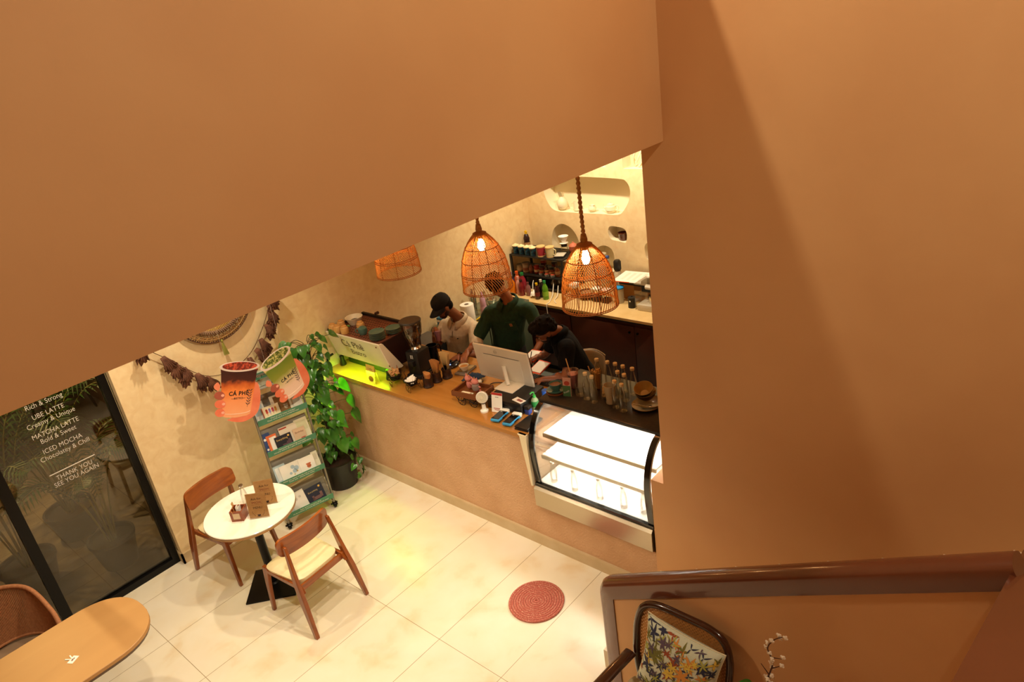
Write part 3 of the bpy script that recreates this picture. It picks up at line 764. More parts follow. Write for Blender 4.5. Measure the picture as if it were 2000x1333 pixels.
card(2, -.045, .15, .115, -.008, '#1d1b24', 'black card with a gold moon, upper of the two black cards', [('printed_moon', [(.05, .095, .009)], '#e3b65a'), ('printed_town', [(.03, .03, .01, .02), (.05, .04, .012, .025), (.0, .025, .02, .01)], '#5a4048')], txt=('Everything', .024, '#d9b56a', -.012, .075))
card(2, .105, .11, .12, -.006, '#d5b696', 'small tan card lettered in brown beside the black card', [('printed_panel', [(.02, .02, .02, .008)], '#b54a3a')], txt=('Birthday', .024, '#8a5a3c', 0, .075))
card(3, -.15, .11, .16, .006, '#bcd0d6', 'pale blue card peeking out at the left end of the third shelf', [('printed_panel', [(0, .08, .04, .06)], '#e9ece8')])
card(3, -.06, .19, .145, -.006, '#f1ece0', 'wide white card with blue watercolour flowers', [('printed_flowers', [(.02, .1, .018), (.05, .08, .022), (.03, .06, .02), (-.01, .05, .012)], '#a9c0cc'), ('printed_dots', [(.05, .05, .008), (.02, .03, .006)], '#c8a860')])
card(3, .09, .14, .145, -.015, '#f5f0e6', 'white card with an orange and brown bowl', [('printed_bowl', [(.01, .055, .02), (.01, .075, .022, .006)], '#cc7048'), ('printed_stripes', [(.01, .052, .018, .003)], '#7a4a3c')])
card(3, .18, .06, .15, .006, '#e8dfcb', 'narrow cream card at the right end of the third shelf', [('printed_panel', [(0, .1, .015, .03)], '#d6ccb6')])
card(4, -.14, .12, .11, .002, '#cfd3dc', 'lilac card low at the left of the bottom shelf', [('printed_panel', [(0, .05, .04, .03)], '#e9e6e6')])
card(4, -.065, .14, .165, -.008, '#f0ece2', 'white sketched card leaning askew on the bottom shelf', [('printed_sketch', [(-.02, .1, .014), (.02, .11, .012)], '#d3cfc6')], 6)
card(4, .09, .17, .15, -.004, '#262a3e', 'dark blue card in clear wrap with a gold moon on the bottom shelf', [('printed_moon', [(.055, .125, .01)], '#e3b65a'), ('printed_town', [(.0, .03, .04, .015), (.05, .045, .012, .025), (-.03, .04, .01, .02)], '#7a5a5a')], 4, txt=('Everything', .022, '#cbb27a', -.015, .095))

# ---- two hanging cut-out boards of a hand holding a drink
def grad(name, stops, ax='Y', n_amt=.05, n_sc=14):
    m = bpy.data.materials.new(name); m.use_nodes = True; nt = m.node_tree; L = nt.links.new
    b = nt.nodes['Principled BSDF']; b.inputs['Roughness'].default_value = .5
    tc = nt.nodes.new('ShaderNodeTexCoord'); sp = nt.nodes.new('ShaderNodeSeparateXYZ'); L(tc.outputs['Object'], sp.inputs[0])
    nz = nt.nodes.new('ShaderNodeTexNoise'); nz.inputs['Scale'].default_value = n_sc; nz.inputs['Detail'].default_value = 5; L(tc.outputs['Object'], nz.inputs['Vector'])
    a = nt.nodes.new('ShaderNodeMath'); a.operation = 'MULTIPLY_ADD'; a.inputs[1].default_value = n_amt*2; L(nz.outputs[0], a.inputs[0])
    s = nt.nodes.new('ShaderNodeMath'); s.operation = 'ADD'; s.inputs[1].default_value = -n_amt; L(sp.outputs[ax], s.inputs[0]); L(s.outputs[0], a.inputs[2])
    k = nt.nodes.new('ShaderNodeMath'); k.operation = 'MULTIPLY'; k.inputs[1].default_value = 2.0; L(a.outputs[0], k.inputs[0])
    rp = nt.nodes.new('ShaderNodeValToRGB'); e = rp.color_ramp.elements
    for i, (p, h) in enumerate(stops):
        x = e[i] if i < 2 else e.new(p*2); x.position = p*2; x.color = lin(h)
    L(k.outputs[0], rp.inputs[0]); L(rp.outputs[0], b.inputs['Base Color']); return m
SKINP = mat('printed_skin', '#ef8a66', .55, 0, '#e2714f', 6); NAILP = mat('printed_nail', '#f2b09a', .5); SKIND = mat('printed_skin_shade', '#a8533f', .55)
def cutout(o_, ang, H, lidw, botw, fill, top_m, lip_m, label, lid_ry, thread_top):
    a = R(ang); u = Vector((math.cos(a), 0, math.sin(a))); v = Vector((-math.sin(a), 0, math.cos(a)))
    c = thing('cutout_sign', (0, 0, 0), label, 'sign', 0, 'hanging drink cut-outs'); c.matrix_world = basis(u, v, o_)
    l, b_ = lidw/2, botw/2
    def layer(name, poly, z0, z1, m, par=c): return MB().prism([(p[0], p[1]) for p in poly], 'z', z0, z1).build(name, m, par, 30)
    # hand behind the cup: palm and thumb on the right, finger tips wrapping in from the left
    layer('hand', crv([(b_*.2, -.045, 0), (b_*.8, -.04, 0), (b_+.06, .01, 0), (b_+.085, .09, 0), (b_+.08, .19, 0), (b_+.055, .26, 0), (b_+.03, .275, 0), (b_-.02, .25, 0), (b_-.05, .1, 0), (-b_*.2, .0, 0), (-b_*.6, -.02, 0)], 5, True), -.004, .0, SKINP)
    wall_ = [(-l*.93, H-.03), (-l*.90, H-.06), (-b_-.004, .05), (-b_, .018), (-b_*.75, .004), (0, -.006), (b_*.75, .004), (b_, .018), (b_+.004, .05), (l*.90, H-.06), (l*.93, H-.03)]
    body = layer('cup_print', wall_, 0, .004, fill)
    lip = layer('lid', [(p.x, p.y) for p in circ((0, H-.012, 0), l, 40, 'z', ry=lid_ry)], .004, .0065, lip_m)
    layer('drink_top', [(p.x, p.y) for p in circ((0, H-.012+lid_ry*.1, 0), l*.88, 36, 'z', ry=lid_ry*.76)], .0065, .0078, top_m, lip)
    MB().tube([(p.x, p.y, .0045) for p in circ((0, .045, 0), b_*.98, 16, 'z', PI, TAU, ry=.02)], .0015, 5).build('base_rim', mat('cup_rim', '#f2dccb', .4), body)
    for i, (y, ln) in enumerate(((H*.60, .05), (H*.43, .085), (H*.265, .09), (H*.10, .08))):
        x0 = -b_-(l-b_)*(y/H)-.055
        f_ = layer('finger', crv([(x0, y+.012, 0), (x0+.02, y+.036, 0), (x0+ln*.7, y+.034, 0), (x0+ln, y+.008, 0), (x0+ln*.85, y-.024, 0), (x0+.03, y-.027, 0), (x0+.005, y-.01, 0)], 4, True), .0045, .0075, SKIND if i == 1 else SKINP)
        if i: MB().prism([(p.x, p.y) for p in circ((x0+ln*.8, y+.004, 0), .014, 12, 'z', ry=.011)], 'z', .0075, .0082).build('nail', NAILP, f_, 0)
    def tx(s, y, sz, bold): text(s, sz, BLACK, body, 'lettering', 'CENTER', .0003, bold, Matrix.Translation((.008, y, .0045)), track=1.12)
    tx('CÁ PHÊ', H*.42, botw*.19, .0014); tx('—BISTRO—', H*.345, botw*.088, .0005)
    sp_ = MB(); sx = b_*.74
    sp_.tube(crv([(sx, H*.18, .0045), (sx+.008, H*.32, .0045), (sx+.022, H*.52, .0045)], 5), .0012, 4)
    for k in range(6):
        y = H*(.22+.052*k); xx = sx+.004+.003*k
        for sg in (-1, 1):
            sp_.prism([(xx, y), (xx+sg*.012, y+.007), (xx+sg*.022, y+.022), (xx+sg*.008, y+.015)][::sg], 'z', .004, .0048)
    sp_.build('printed_sprig', mat('sprig_ink', '#4a3434', .6), body, 0)
    # nylon threads to the ceiling
    inv = c.matrix_world.inverted()
    for sx in (-.6, .6):
        p = Vector((sx*l, H, -.001)); w = c.matrix_world @ p; w2 = Vector((w.x, w.y, thread_top))
        MB().tube([p, inv @ w2], .0006, 4).build('hanging_thread', mat('nylon', '#d8cfc0', .4), c)
    return c
COFF = grad('coffee_print', [(.0, '#f2a878'), (.12, '#f29a62'), (.22, '#ee8438'), (.27, '#c2581e'), (.30, '#46170e'), (.36, '#3a120c'), (.395, '#5c1d10'), (.40, '#cc4f26')])
MATC = grad('matcha_print', [(.0, '#efd2c0'), (.1, '#eccdb6'), (.18, '#cdbd84'), (.23, '#8b9430'), (.33, '#6b8422'), (.345, '#e3cf8a')], n_amt=.025)
COT = mat('cocoa_top', '#7a2314', .6, 0, '#d9593a', 45, 4, lo=.45, hi=.6); MTT = mat('matcha_top', '#4a6114', .6, 0, '#d3cf7e', 60, 4, lo=.45, hi=.58)
LIP = mat('printed_lid', '#f0dfd6', .4)
cutout((2.179, 5.31, 1.39), -22.5, .425, .338, .24, COFF, COT, LIP, 'hanging cut-out of a hand holding an iced coffee', .043, 3.3)
cutout((2.752, 5.335, 1.315), 14, .40, .312, .20, MATC, MTT, LIP, 'hanging cut-out of a hand holding a green matcha drink', .058, 3.3)

# ---- potted climber in the corner
t = thing('potted_climber', (3.16, 5.70, 0), 'tall green climbing plant in a black pot in the corner by the counter', 'plant')
MB().lathe([(0, 0), (.14, 0), (.148, .01), (.175, .27), (.19, .275), (.192, .30), (.178, .30), (.17, .27), (0, .262)], 32).build('pot', mat('black_pot', '#171411', .45), t)
MB().lathe([(0, .255), (.172, .262), (.1, .275), (0, .28)], 24, caps=False).build('soil', mat('soil', '#3a1d10', .95, 0, '#28130b', 30), t)
MB().tube(crv([(0, 0, .25), (.005, .0, .7), (-.01, .01, 1.2), (0, 0, 1.5)], 5), .028, 10).build('moss_pole', mat('moss_pole', '#3c2c18', .95, 0, '#2a1e10', 40), t)
lm = MB(); sm = MB(); lr = random.Random(21)
def heart(b, base, d, nrm, ln, wd):
    d = Vector(d).normalized(); n_ = Vector(nrm); n_ = (n_-d*n_.dot(d)).normalized(); s_ = d.cross(n_)
    prof = [(0, .03), (-.10, .30), (-.06, .42), (.08, .50), (.25, .50), (.45, .42), (.65, .28), (.85, .11), (1.0, 0)]
    k = len(b.v)
    for x, w in prof:
        for q in (-1, -.5, 0, .5, 1):
            p = Vector(base)+d*(x*ln)+s_*(q*w*wd)+n_*(abs(q)*w*wd*.35-.28*ln*max(x, 0)**2)
            b.v.append(tuple(p))
    for i in range(len(prof)-1):
        for j in range(4): b.f.append((k+i*5+j, k+(i+1)*5+j, k+(i+1)*5+j+1, k+i*5+j+1))
def addleaf(z, ang, rad, ln, droop, off=(0, 0)):
    st0 = Vector((.02*math.cos(ang), .02*math.sin(ang), z-.03)); tip = Vector((off[0]+rad*math.cos(ang), off[1]+rad*math.sin(ang), z+.03))
    if tip.y+5.7 > 5.93: tip.y = .2
    if tip.x > .27: tip.x = .27
    sm.tube(crv([st0, st0.lerp(tip, .5)+Vector((0, 0, .03)), tip], 4), .0028, 5, False)
    d = Vector((math.cos(ang)*.55, math.sin(ang)*.55, -droop)); nrm = Vector((math.cos(ang)*.6-.25, math.sin(ang)*.5-.5, .75))
    heart(lm, tip, d, nrm, ln, ln*.86)
for i in range(150):
    z = .34+1.26*(i/150)**.95; big = lr.random() < .16 and z > .5
    addleaf(z, -PI*.62+lr.gauss(0, 1.25), lr.uniform(.05, .19), lr.uniform(.10, .15) if big else lr.uniform(.055, .09), lr.uniform(.3, 1.1))
for z, ang, rad, ln, dr in ((1.02, -.4, .2, .17, .5), (.86, -.55, .24, .15, .9), (.70, -.5, .25, .17, .8), (.66, -2.0, .16, .15, 1.0), (.62, 2.9, .19, .15, .45), (1.25, -2.4, .15, .14, .8), (1.5, -.1, .26, .12, .3), (.50, -1.5, .14, .15, 1.1), (1.38, -3.0, .2, .12, .2), (.44, -.9, .2, .12, .9), (.78, -1.2, .14, .13, .8), (1.1, -1.7, .12, .12, .9)):
    addleaf(z, ang, rad, ln, dr)
for a, ln in ((-.9, .2), (-1.4, .16)):
    p = crv([(0, 0, .3), (.15*math.cos(a), .15*math.sin(a), .38), (.22*math.cos(a), .22*math.sin(a), .3), (.235*math.cos(a), .235*math.sin(a), .12)], 5); sm.tube(p, .003, 5)
    for q in (8, 11, 14, 15): heart(lm, p[q], (math.cos(a+q), math.sin(a+q), -.6), (-.4, -.7, .6), .07, .06)
lm.build('leaves', mat('pothos_leaf', '#265a1a', .28, 0, '#47842c', 7, 3, coat=.2), t, 60, fix=False); sm.build('vines', mat('vine_stem', '#3a3a16', .7), t, 60, fix=False)
# ================================================================== SERVICE COUNTER
CT = wood('counter_wood', '#a9702f', '#b87c3a', .22, 1.4, (6, 1, 6), .3, .02)
DKBR = mat('dark_brown', '#2a120c', .4); JADE = mat('jade_glaze', '#3d5f54', .3, 0, '#476b5e', 9, coat=.4)
BEIGE = mat('beige_ceramic', '#d6a462', .4, 0, '#c8934f', 12); IVORY = mat('ivory_ceramic', '#ecdfc0', .35)
STAIN = mat('stainless', '#b7aa94', .28, 1); COPPER = mat('copper_tray', '#9a6048', .35, .6); RUBBER = mat('black_plastic', '#141210', .45)
t = thing('service_counter', (3.49, 2.3, 0), 'long stuccoed service counter with an orange wood top and a recess for the glass case', 'counter')
y0 = 3.392-2.3; ye = 5.998-2.3
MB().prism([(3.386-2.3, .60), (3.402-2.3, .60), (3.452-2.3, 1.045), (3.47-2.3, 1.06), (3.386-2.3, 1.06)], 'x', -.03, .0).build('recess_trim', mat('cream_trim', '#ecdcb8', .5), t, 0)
MB().prism([(.0, 0), (ye, 0), (ye, 1.02), (y0, 1.02), (y0, .395), (.0, .395)], 'x', 0, .70).build('counter_body', STUCCO, t, 0)
o = MB().box(-.025, .84, y0, ye, 1.02, 1.06).build('worktop', CT, t, 0); mod(o, 'BEVEL', width=.004, segments=2)
Z = 1.0605
# ---- curved glass display case
t = thing('display_case', (3.46, 2.312, 0), 'glowing curved glass display case set into the counter', 'display case')
LY = 1.07
prof = [(.045, .60), (.03, .75), (.022, .88), (.025, .98), (.05, 1.08), (.095, 1.17), (.155, 1.235), (.225, 1.268)]
pc = [(p.x, p.y) for p in crv([(a, b, 0) for a, b in prof], 5)]
def strip(y0, y1, off, m, name, par, th=.005):
    k = len(pc); nr = []
    for i in range(k):
        a, b = pc[max(i-1, 0)], pc[min(i+1, k-1)]; d = Vector((b[0]-a[0], b[1]-a[1], 0)).normalized(); nr.append((-d.y, d.x))
    v = []
    for (x, z), (nx, nz) in zip(pc, nr):
        for o_ in (off, off-th):
            for y in (y0, y1): v.append((x+nx*o_, y, z+nz*o_))
    f = []
    for i in range(k-1):
        a = i*4; b = a+4; f += [(a, a+1, b+1, b), (a+2, b+2, b+3, a+3), (a, b, b+2, a+2), (a+1, a+3, b+3, b+1)]
    f += [(0, 2, 3, 1), (4*k-4, 4*k-3, 4*k-1, 4*k-2)]
    return MB().add(v, f).build(name, m, par, 60)
BLK = mat('black_gloss', '#0c0b0b', .15, 0, coat=.5)
CLR = glass('case_glass', '#ffffff', .5, .01)
strip(.045, LY-.045, 0, CLR, 'front_glass', t)
for y, nm in ((0, 'side_arch'), (LY-.045, 'side_arch')): strip(y, y+.045, .004, BLK, nm, t, .02)
side = [(x, z) for x, z in pc]+[(.70, 1.268), (.70, .60)]
for y in (.004, LY-.009): MB().prism([(x, z) for x, z in side], 'y', y, y+.005).build('side_glass', CLR, t, 0)
o = MB().rbox(.205, .76, -.005, LY+.005, 1.262, 1.292, .006).build('top_slab', mat('black_granite', '#1a1614', .3, 0, '#2a2420', 60), t)
MB().box(.03, .06, .0, LY, .588, .617).build('lower_frame', BLK, t, 0)
WINT = mat('white_interior', '#f6f4ee', .35)
MB().prism([(.0, .415), (.028, .40), (.75, .40), (.75, .595), (.02, .595), (.0, .575)], 'y', 0, LY).build('base_panel', STAIN, t, 20)
MB().box(.02, .75, .01, LY-.01, .396, .402).build('plinth_or_shadow', BLK, t, 0)  # black strip standing in for the shadow under the case base
MB().box(.06, .70, .01, LY-.01, .597, .612).build('deck', WINT, t, 0)
MB().box(.70, .715, .01, LY-.01, .6, 1.262).build('rear_panel', WINT, t, 0)
LEDM = emis('case_led', '#fff6e4', 55)
for z, x0 in ((1.0, .17), (.83, .12)):
    s_ = MB().box(x0, .66, .03, LY-.03, z, z+.008).build('glass_shelf', mat('frosted_shelf', '#f4f1e8', .25), t, 0)
    MB().box(x0-.012, x0, .03, LY-.03, z-.022, z+.010).build('price_rail', STAIN, s_, 0)
    MB().box(x0+.03, x0+.07, .05, LY-.05, z-.014, z-.004).build('led_tube', LEDM, s_, 0)
MB().box(.26, .34, .05, LY-.05, 1.245, 1.258).build('led_tube', LEDM, t, 0)
GB = 'glass bottles'
for (x, y), w in zip([(3.58, 3.26), (3.57, 3.05), (3.575, 2.82), (3.58, 2.61), (3.60, 2.45)], ['first from the left', 'second from the left', 'middle of five', 'second from the right', 'at the right end']):
    glass_bottle((x, y, .6125), 'small clear glass bottle inside the display case, ' + w, 'bottles inside the display case', .19, .028, WHITE)
TOP = 1.2925
# ---- things on top of the display case
def lathe_obj(name, prof, m, loc, label, cat, group=None, n=28, ang=50):
    o = MB().lathe(prof, n).build(name, m, None, ang); o.location = loc; return tag(o, label, cat, group)
b0 = glass_bottle((3.83, 3.035, TOP), 'clear capped bottle in the front row, next to the short tumbler', GB, .225, .03)
for (x, y), lb in zip([(3.808, 2.96), (3.82, 2.768), (3.80, 2.695), (4.06, 3.09), (4.06, 2.99), (4.06, 2.92), (4.05, 2.845), (4.045, 2.76), (3.955, 2.83), (3.935, 2.76)],
    ['clear capped bottle in the front row, between the twine jar and the tumbler', 'clear capped bottle in the front row just right of the frosted glass', 'front clear capped bottle nearest the stacked bowls',
     'clear capped bottle at the back left corner of the case, behind the straw glass', 'clear capped bottle in the back row right of the straw glass', 'clear bottle in the middle of the back row on the case', 'clear capped bottle in the back row, fourth from the left',
     'clear capped bottle standing alone at the back right, before the bowls', 'clear capped bottle in the second row, behind the frosted glass', 'clear capped bottle second row, behind the front right bottle']):
    dup(b0, (x, y, TOP), 0, lb)
t = thing('tumbler', (3.86, 3.12, TOP), 'short empty cut-glass tumbler on the display case', 'glass')
MB().lathe([(0, 0), (.036, 0), (.04, .01), (.043, .085), (.040, .085), (.036, .018), (0, .014)], 24).build('glass_body', GLASS, t)
b = MB()
for i in range(14): a = TAU*i/14; b.tube([(.0385*math.cos(a), .0385*math.sin(a), .01), (.042*math.cos(a), .042*math.sin(a), .05)], .0018, 5)
b.build('cut_facets', GLASS, t)
t = thing('tall_glass', (3.86, 2.845, TOP), 'tall frosted empty glass among the bottles on the display case', 'glass')
MB().lathe([(0, 0), (.033, 0), (.035, .012), (.031, .018), (.046, .15), (.043, .15), (.028, .025), (0, .022)], 28).build('glass_body', mat('frosted_glass', '#cbb996', .35, trans=.0, alpha=.55), t)
t = thing('straw_glass', (4.0, 3.06, TOP), 'tall glass packed with paper straws at the back of the display case', 'glass')
MB().lathe([(0, 0), (.036, 0), (.046, .155), (.044, .155), (.034, .006), (0, .005)], 24).build('glass_body', GLASS, t)
b = MB(); sr = random.Random(5)
for i in range(34):
    a, r_ = sr.uniform(0, TAU), .031*math.sqrt(sr.random()); b.tube([(r_*math.cos(a)*.8, r_*math.sin(a)*.8, .008), (r_*1.25*math.cos(a), r_*1.25*math.sin(a), sr.uniform(.14, .165))], .0042, 6)
b.tube([(-.005, .02, .03), (-.02, .055, .19)], .004, 6)
tag(b.build('straw', mat('bamboo_straw', '#c99a58', .6), t), kind='stuff')
t = thing('twine_jar', (3.91, 2.925, TOP), 'small glass jar of knotted pale twine on the display case', 'jar')
MB().lathe([(0, 0), (.03, 0), (.032, .05), (.030, .05), (.028, .006), (0, .005)], 20).build('glass_body', GLASS, t)
b = MB()
for i in range(7):
    a = sr.uniform(0, 6); p = circ((0, 0, .02+.011*i), .021-.0015*i, 16); M4 = Matrix.Rotation(a, 4, (1, .3, 0)); b.tube([Vector((q.x, q.y, q.z+.006*math.sin(3*k/16*TAU+a))) for k, q in enumerate(p)], .006, 6, closed=True)
b.build('twine', mat('pale_twine', '#d6b27a', .9), t)
t = thing('coffee_cup', (3.815, 3.325, TOP), 'jade green cup of coffee with saucer on a wooden coaster', 'cup', -40)
MB().lathe([(0, 0), (.078, 0), (.08, .006), (0, .008)], 32).build('coaster', wood('coaster_wood', '#6a3716', '#7d451e', .5, 5), t)
MB().lathe([(0, .008), (.04, .008), (.073, .02), (.074, .023), (.04, .013), (0, .012)], 32).build('saucer', JADE, t)
MB().lathe([(0, .013), (.026, .013), (.042, .04), (.05, .075), (.047, .075), (.039, .042), (.022, .018), (0, .018)], 32).build('cup', JADE, t)
MB().lathe([(0, .062), (.045, .062), (.045, .0625), (0, .0632)], 24).build('coffee', mat('coffee', '#7a4a24', .2), t)
MB().tube(crv([(.047, 0, .066), (.072, 0, .068), (.074, 0, .048), (.044, 0, .034)], 5), .0055, 8).build('handle', JADE, t)
t = thing('smoothie_cup', (3.93, 3.235, TOP), 'clear plastic cup of pink drink with a paper straw on the display case', 'cup')
MB().lathe([(0, 0), (.03, 0), (.046, .15), (.05, .15), (.05, .155), (.046, .155), (.029, .004), (0, .003)], 28).build('plastic_cup', glass('plastic_cup', '#fdf7f5', .5, .1, .03), t)
MB().lathe([(0, .004), (.0285, .004), (.0425, .125), (0, .128)], 24).build('drink', mat('pink_drink', '#c98f86', .4), t)
MB().tube([(0, .0, .02), (.012, .06, .235)], .004, 8).build('straw', mat('bamboo_straw', '#c99a58', .6), t)
t = thing('table_sign', (3.80, 3.20, TOP), 'small pink and green promotional card in a clear stand on the display case', 'sign', -72)
B = basis((1, 0, 0), (0, math.sin(.15), math.cos(.15)), (0, -.01, .002))
c = MB().box(-.033, .033, 0, .15, -.001, .001, B).build('card', mat('pink_card', '#e6aa98', .6), t, 0)
MB().box(-.033, .03, .0, .085, .0011, .0018, B).build('green_panel', mat('green_panel', '#3f7a4a', .6), c, 0)
MB().prism([(p.x, p.y) for p in circ((.0, .105, 0), .022, 16, 'z', ry=.018)], 'z', .0011, .0018, B).build('red_picture', mat('red_print', '#c2402f', .6), c, 0)
text('Fresh', .03, WHITE, c, 'lettering', 'CENTER', .0003, m=B @ Matrix.Translation((-.0, .03, .002)) @ Matrix.Rotation(.5, 4, 'Z') @ Matrix.Scale(.75, 4))
MB().box(-.036, .036, 0, .155, .002, .0035, B).box(-.036, .036, -.03, .03, -.003, 0).build('acrylic_stand', ACR, t, 0)
BOWL = mat('ochre_glaze', '#a48647', .35, 0, '#93743a', 7, coat=.3); BOWLD = mat('dark_glaze', '#2c1a0e', .35)
def rim_plate(r, loc, label, m, rot=(0, 0, 0)):
    o = MB().lathe([(0, 0), (r*.6, 0), (r, .018), (r*1.0, .022), (r*.6, .006), (0, .006)], 36).build('dinner_plate', m, None); o.location = loc; o.rotation_euler = rot
    return tag(o, label, 'plate', 'used crockery on the display case')
rim_plate(.105, (3.93, 2.585, TOP), 'lowest used plate under the bowls at the right end of the case', BOWL)
rim_plate(.095, (3.945, 2.57, TOP+.02), 'upper used plate with crumbs under the tilted bowls', BOWL, (.05, .02, 0))
def bowl(loc, rot, label, r=.078):
    t = thing('bowl', loc, label, 'bowl', 0, 'used crockery on the display case'); t.rotation_euler = rot
    MB().lathe([(0, 0), (.03, 0), (r*.8, .03), (r, .062), (r*.97, .062), (r*.75, .036), (.028, .008), (0, .007)], 36).build('inside_glaze', BOWL, t)
    MB().lathe([(.032, -.002), (r*.82, .028), (r*1.008, .06), (r*1.0, .0625), (r*.81, .03)], 36, caps=False).build('outside_glaze', BOWLD, t)
    return t
bowl((3.965, 2.60, TOP+.045), (.0, -.12, 0), 'lower ochre bowl stacked on the used plates'); bowl((3.96, 2.61, TOP+.085), (.1, -.35, 0), 'upper tilted ochre bowl on the stack of used plates', .07)
t = thing('teaspoon', (3.875, 2.53, TOP+.045), 'metal spoon resting on the used plates', 'spoon', 110)
MB().tube([(0, 0, 0), (.06, 0, .006), (.11, 0, .012)], [.003, .003, .004], 8, flat=.5).ell((-.015, 0, 0), (.02, .012, .004), 12, 8).build('spoon', CHROME, t)
# ---- espresso machine
t = thing('espresso_machine', (3.54, 5.56, Z), 'white fronted espresso machine glowing green underneath at the wall end of the counter', 'coffee machine')
CREAMP = mat('cream_panel', '#e6d9bd', .4)
zt, zb = .40, .125
def fp(y0, y1, x0=0, th=.014): return None
b = MB(); yl0, yl1 = -.41, .385
v = [(0, yl0-.02, zt+.006), (0, yl1, zt), (.08, yl1+.015, zb-.01), (.08, yl0-.03, zb-.012)]
v2 = [(x+.016, y, z+.004) for x, y, z in v]
fpn = b.add(v+v2, [(0, 1, 2, 3), (7, 6, 5, 4), (0, 4, 5, 1), (1, 5, 6, 2), (2, 6, 7, 3), (3, 7, 4, 0)]).build('front_panel', CREAMP, t, 0); mod(fpn, 'BEVEL', width=.008, segments=3)
MB().prism([(.004, zt+.004), (.05, zt-.004), (.225, zb-.03), (.20, zb-.036), (.09, zb-.012)], 'y', yl0-.022, yl0+.004).build('panel_return', CREAMP, fpn, 0)
nv = Vector((.08, 0, zb-.01-zt)).normalized()
BT = basis((0, -1, 0), -nv, (0, 0, 0)); 
def et(s, size, y, down): 
    p = Vector((0, y, zt))+nv*down+Vector((-.0012, 0, 0)); B_ = BT.copy(); B_.translation = p
    text(s, size, mat('bronze_ink', '#4a3a1c', .4), fpn, 'lettering', 'CENTER', .0008, -.0012, m=B_)
et('Cá Phê', .118, .02, .13); et('Bistro', .092, -.015, .215)
for y, z in ((yl0+.03, zt-.03), (yl0-.03, zb+.04)):
    MB().ell(((zt-z)*.28-.002, y, z), (.005, .008, .008), 10, 8).build('panel_screw', mat('brass_screw', '#6a4a28', .3, .8), fpn)
MB().prism([(.03, zt-.01), (.10, zb+.02), (.12, zb+.006), (.12, zb-.025), (.50, zb-.025), (.53, zt-.02), (.5, zt-.005)], 'y', yl0+.012, yl1-.012).build('body', DKBR, t, 20)
MB().box(.012, .46, yl0+.02, yl1-.02, zt-.012, zt-.002).build('cup_tray', COPPER, t, 0)
b = MB()
for i in range(9):
    for j in range(20): b.box(.06+.04*i, .085+.04*i, yl0+.07+.034*j, yl0+.078+.034*j, zt-.002, zt+.0002)
tag(b.build('tray_slots', DKBR, t, 0), kind='stuff')
b = MB().box(.45, .475, yl0+.01, yl1-.01, zt-.01, zt+.025).box(.02, .46, yl1-.03, yl1-.012, zt-.01, zt+.02); b.build('tray_rail', RUBBER, t, 0)
LEDG = emis('green_led', '#8cff10', 30)
MB().box(.098, .118, -.33, .30, zb-.002, zb+.004).build('green_led_strip', LEDG, t, 0)
MB().box(.165, .175, -.38, .36, .0, .099).build('drip_apron', mat('dark_apron', '#20301a', .3), t, 0)
for x in (.09, .45):
    for y in (-.36, .36): MB().lathe([(.03, 0), (.034, .01), (.022, .06), (.022, .10)], 14, (x, y, 0)).build('foot', RUBBER, t)
MB().tube([(.47, .17, zt+.02), (.45, .14, zt+.05)], .006, 8).tube([(.45, .14, zt+.05), (.44, .085, zt+.07)], [.013, .016], 10).build('steam_lever', mat('dark_lever', '#3a1c12', .4), t)
MB().tube(crv([(.03, .40, .14), (-.03, .415, .12), (-.04, .41, .06), (-.02, .40, .03)], 5), .012, 8).build('steam_wand', mat('green_black', '#10241a', .15), t)
ET = Z+zt
CUP = [(0, 0), (.039, 0), (.040, .006), (.040, .040), (.036, .060), (.028, .068), (.0265, .068), (.0265, .076), (.022, .076), (.021, .069), (0, .069)]
for i, ((x, y), lb) in enumerate(zip([(3.585, 5.87), (3.585, 5.79), (3.60, 5.70), (3.68, 5.86), (3.74, 5.63)], ['upturned beige cup at the far left corner of the espresso machine', 'upturned beige cup second from the left on the espresso machine', 'upturned beige cup nearest the front lettering on the espresso machine', 'upturned beige cup behind the row of three on the machine', 'upturned beige cup beside the jade pot on the machine'])):
    o = lathe_obj('beige_cup', CUP, BEIGE, (x, y, ET), lb, 'cup', 'upturned cups on the espresso machine', 24, 32)
t = thing('jade_pot', (3.665, 5.50, ET), 'small round jade green pot on the espresso machine', 'pot', 150)
MB().lathe([(0, 0), (.035, 0), (.046, .03), (.042, .06), (.022, .078), (.0, .082)], 28).build('body', JADE, t); MB().tube(crv([(.035, 0, .065), (.065, 0, .06), (.06, 0, .03), (.042, 0, .02)], 5), .005, 8).build('handle', JADE, t)
def plates(x, y, n, r, lb):
    for i in range(n):
        o = MB().lathe([(0, 0), (r*.6, 0), (r, .012), (r, .015), (r*.6, .004), (0, .004)], 36).build('jade_plate', JADE, None); o.location = (x, y, ET+.0125*i)
        w = ['lowest plate', 'second plate up', 'third plate up', 'fourth plate up', 'fifth plate up', 'topmost plate']; nm = w[-1] if i == n-1 else w[i]
        tag(o, 'jade green saucer, ' + nm + ' ' + lb, 'plate', 'jade saucers on the espresso machine')
plates(3.65, 5.265, 6, .075, 'of the front stack on the machine'); plates(3.82, 5.235, 4, .075, 'of the rear stack on the machine')
t = thing('white_bowl', (3.80, 5.80, ET), 'white plastic bowl with a green logo at the back of the espresso machine', 'bowl', 0)
MB().lathe([(0, 0), (.05, 0), (.085, .07), (.088, .075), (.082, .075), (.05, .008), (0, .006)], 30).build('bowl', IVORY, t); MB().box(-.082, -.07, -.02, .015, .028, .04, Matrix.Rotation(-.3, 4, 'Y')).build('green_mark', mat('mark_green', '#6a9a4a', .5), t, 0)
MB().ell((.0, .0, .03), (.05, .05, .02), 14, 8).build('dark_contents', mat('dark_contents', '#5a4a34', .8), t)
